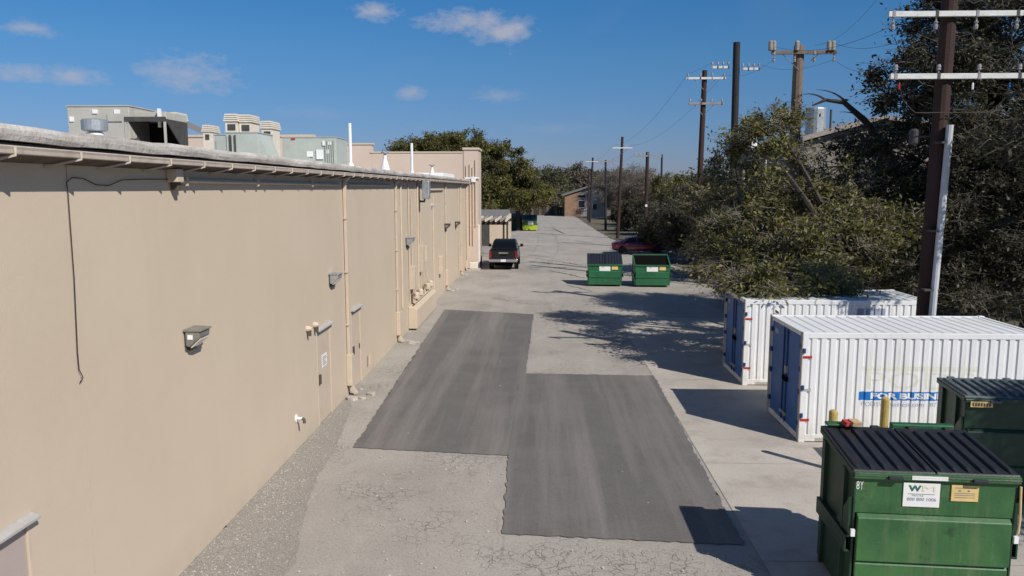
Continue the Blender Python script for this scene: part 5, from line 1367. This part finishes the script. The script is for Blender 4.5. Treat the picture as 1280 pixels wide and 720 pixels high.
# brown leafless trees beyond
for k, (px, Y, zt_, lb) in enumerate(((765, 150, 9, 'brown leafless tree right of the brick house'), (790, 140, 9.6, 'wide brown leafless tree behind the far white crossarm pole'), (815, 135, 8.6, 'brown leafless tree behind the plain brown pole'))):
    X = onY(px, 240, Y).x
    make_tree('bare_tree', lb, (X, Y, 0), (X, Y, 2.2), [(X, Y, zt_ * .62, 3.6, 3, zt_ * .36, 1), (X + 1.6, Y, zt_ * .45, 3.4, 3, zt_ * .3, .8)], 120, 34, 3, .11, 'leaf_brown', 40 + k, .22, 'bark', (1.0, 1.9), -.2, .3, 'brown bare trees at the far end', twigm='twig_grey')
# shade tree over the far dumpsters and crowns behind the building
make_tree('oak_tree', 'broad green oak shading the far dumpsters beyond the pergola', (gnd(650, 287).x, 101.5, 0), (gnd(650, 287).x - .2, 101.5, 3.2),
          [bl(640, 225, 100, 3.6, 3.2, 2.6, 1.3), bl(620, 200, 101, 3.2, 3, 2.4, 1), bl(665, 240, 100, 2.4, 2.6, 1.6, 1), bl(610, 240, 99, 2.8, 2.6, 2.2, 1), bl(650, 250, 98.5, 3.0, 2.4, .9, .9), bl(600, 190, 102, 2.4, 2.4, 1.8, .7), bl(618, 240, 97.5, 2.4, 2, 1.0, .8), bl(607, 252, 96, 1.6, 1.6, .7, .5)],
          330, 18, 15, .14, 'leaf_green', 21, .42, 'bark_dark', (.7, 1.3), .25, .06)
make_tree('oak_tree', 'green oak crown showing above the pink parapet next to its corner pilaster', (-12.5, 104, 0), (-12.5, 104, 6),
          [bl(585, 190, 103, 3.0, 3, 2.6, 1), bl(560, 186, 104, 2.6, 3, 1.7, 1), bl(570, 205, 103, 4, 3, 2.4, .6)],
          150, 18, 13, .14, 'leaf_green', 22, .4, 'bark_dark', (.7, 1.3), .25, .08)
make_tree('oak_tree', 'brownish green oak crown above the middle of the pink parapet', (-17, 108, 0), (-17, 108, 6),
          [bl(535, 186, 107, 2.4, 3, 1.9, 1), bl(510, 188, 108, 2.2, 3, 1.5, 1), bl(525, 205, 107, 4.5, 3, 2, .6)],
          120, 18, 12, .14, 'leaf_green', 23, .4, 'bark_dark', (.7, 1.3), .25, .12)
# far tree line
FT = [(655, 170, 211), (672, 185, 208), (690, 178, 205), (705, 200, 210), (722, 190, 203), (738, 215, 209), (752, 205, 212), (690, 168, 232), (668, 166, 235), (775, 230, 208), (805, 240, 213), (835, 220, 216), (715, 240, 206), (640, 200, 206)]
for k, (px, Y, py) in enumerate(FT):
    p = onY(px, py, Y); h = p.z
    make_tree('far_tree', 'hazy green tree in the wooded skyline beyond the end of the alley', (p.x, Y, 0), (p.x, Y, h * .3),
              [(p.x, Y, h * .64, 3.4, 3, h * .30, 1), (p.x + rnd.uniform(-2.5, 2.5), Y + 1, h * .48, 3.4, 3, h * .30, .9), (p.x - rnd.uniform(-2.5, 2.5), Y + 1, h * .35, 3.8, 3, h * .28, .7)],
              75, 14, 11, .24, 'leaf_far' if k % 4 else 'leaf_brown', 60 + k, .3, 'bark', (1.1, 2.0), .15, .08, 'trees in the far skyline')
# undergrowth that closes the view under the oaks on the right
tag(pebbles('leaf_litter', 5000, (7.5, 20, 33, 100), (.03, .07), 'bark', 9, lambda x, y: 1.0 if x > 9.5 + (0 if y < 47 else -1.2) else .03), 'brown leaf litter under the oaks at the alley edge', 'leaf litter', kind='stuff')
make_tree('dry_shrub', 'tan dry brush heaped at the corner of the far container', (9.4, 36.5, 0), (9.4, 36.5, .5), [(9.2, 36.5, .8, .8, .6, .7, 1), (10.0, 36.9, .9, .7, .6, .7, 1)], 40, 22, 5, .06, 'leaf_brown', 51, .08, 'bark', (.3, .6), -.3, .1, cat='shrub')
for k, (x, y, h, lb) in enumerate(((13.2, 36.5, 3.6, 'dark undergrowth thicket behind the far container'), (17.0, 36.0, 4.2, 'dark undergrowth thicket left of the tall dark oak trunk'), (21.0, 33.0, 4.6, 'dark undergrowth thicket at the foot of the tall dark oak'), (13.5, 43, 3.4, 'dark undergrowth thicket beside the red-brown pole'))):
    make_tree('thicket', lb, (x, y, 0), (x, y, .8), [(x, y, h * .5, 2.4, 1.6, h * .5, 1), (x + 2, y + .6, h * .5, 2.0, 1.6, h * .45, 1)], 110, 18, 10, .075, 'leaf_dark', 70 + k, .14, 'bark_dark', (.45, .9), .2, .12, cat='shrub')
# oak just beyond the right edge of the view: it shades the dark dumpster
make_tree('oak_tree', 'oak beside the dark dumpster that throws shade on its front', (15.8, 8.0, 0), (15.2, 8.2, 3.2), [(13.0, 8.8, 6.2, 1.7, 1.5, 1.1, 1), (14.5, 8.5, 6.8, 1.6, 1.6, 1.1, .8), (15.3, 9.8, 5.6, 1.7, 1.6, 1.1, 1)], 140, 16, 11, .06, 'leaf_dark', 88, .28, 'bark_dark', (.4, .85), .3, .1)
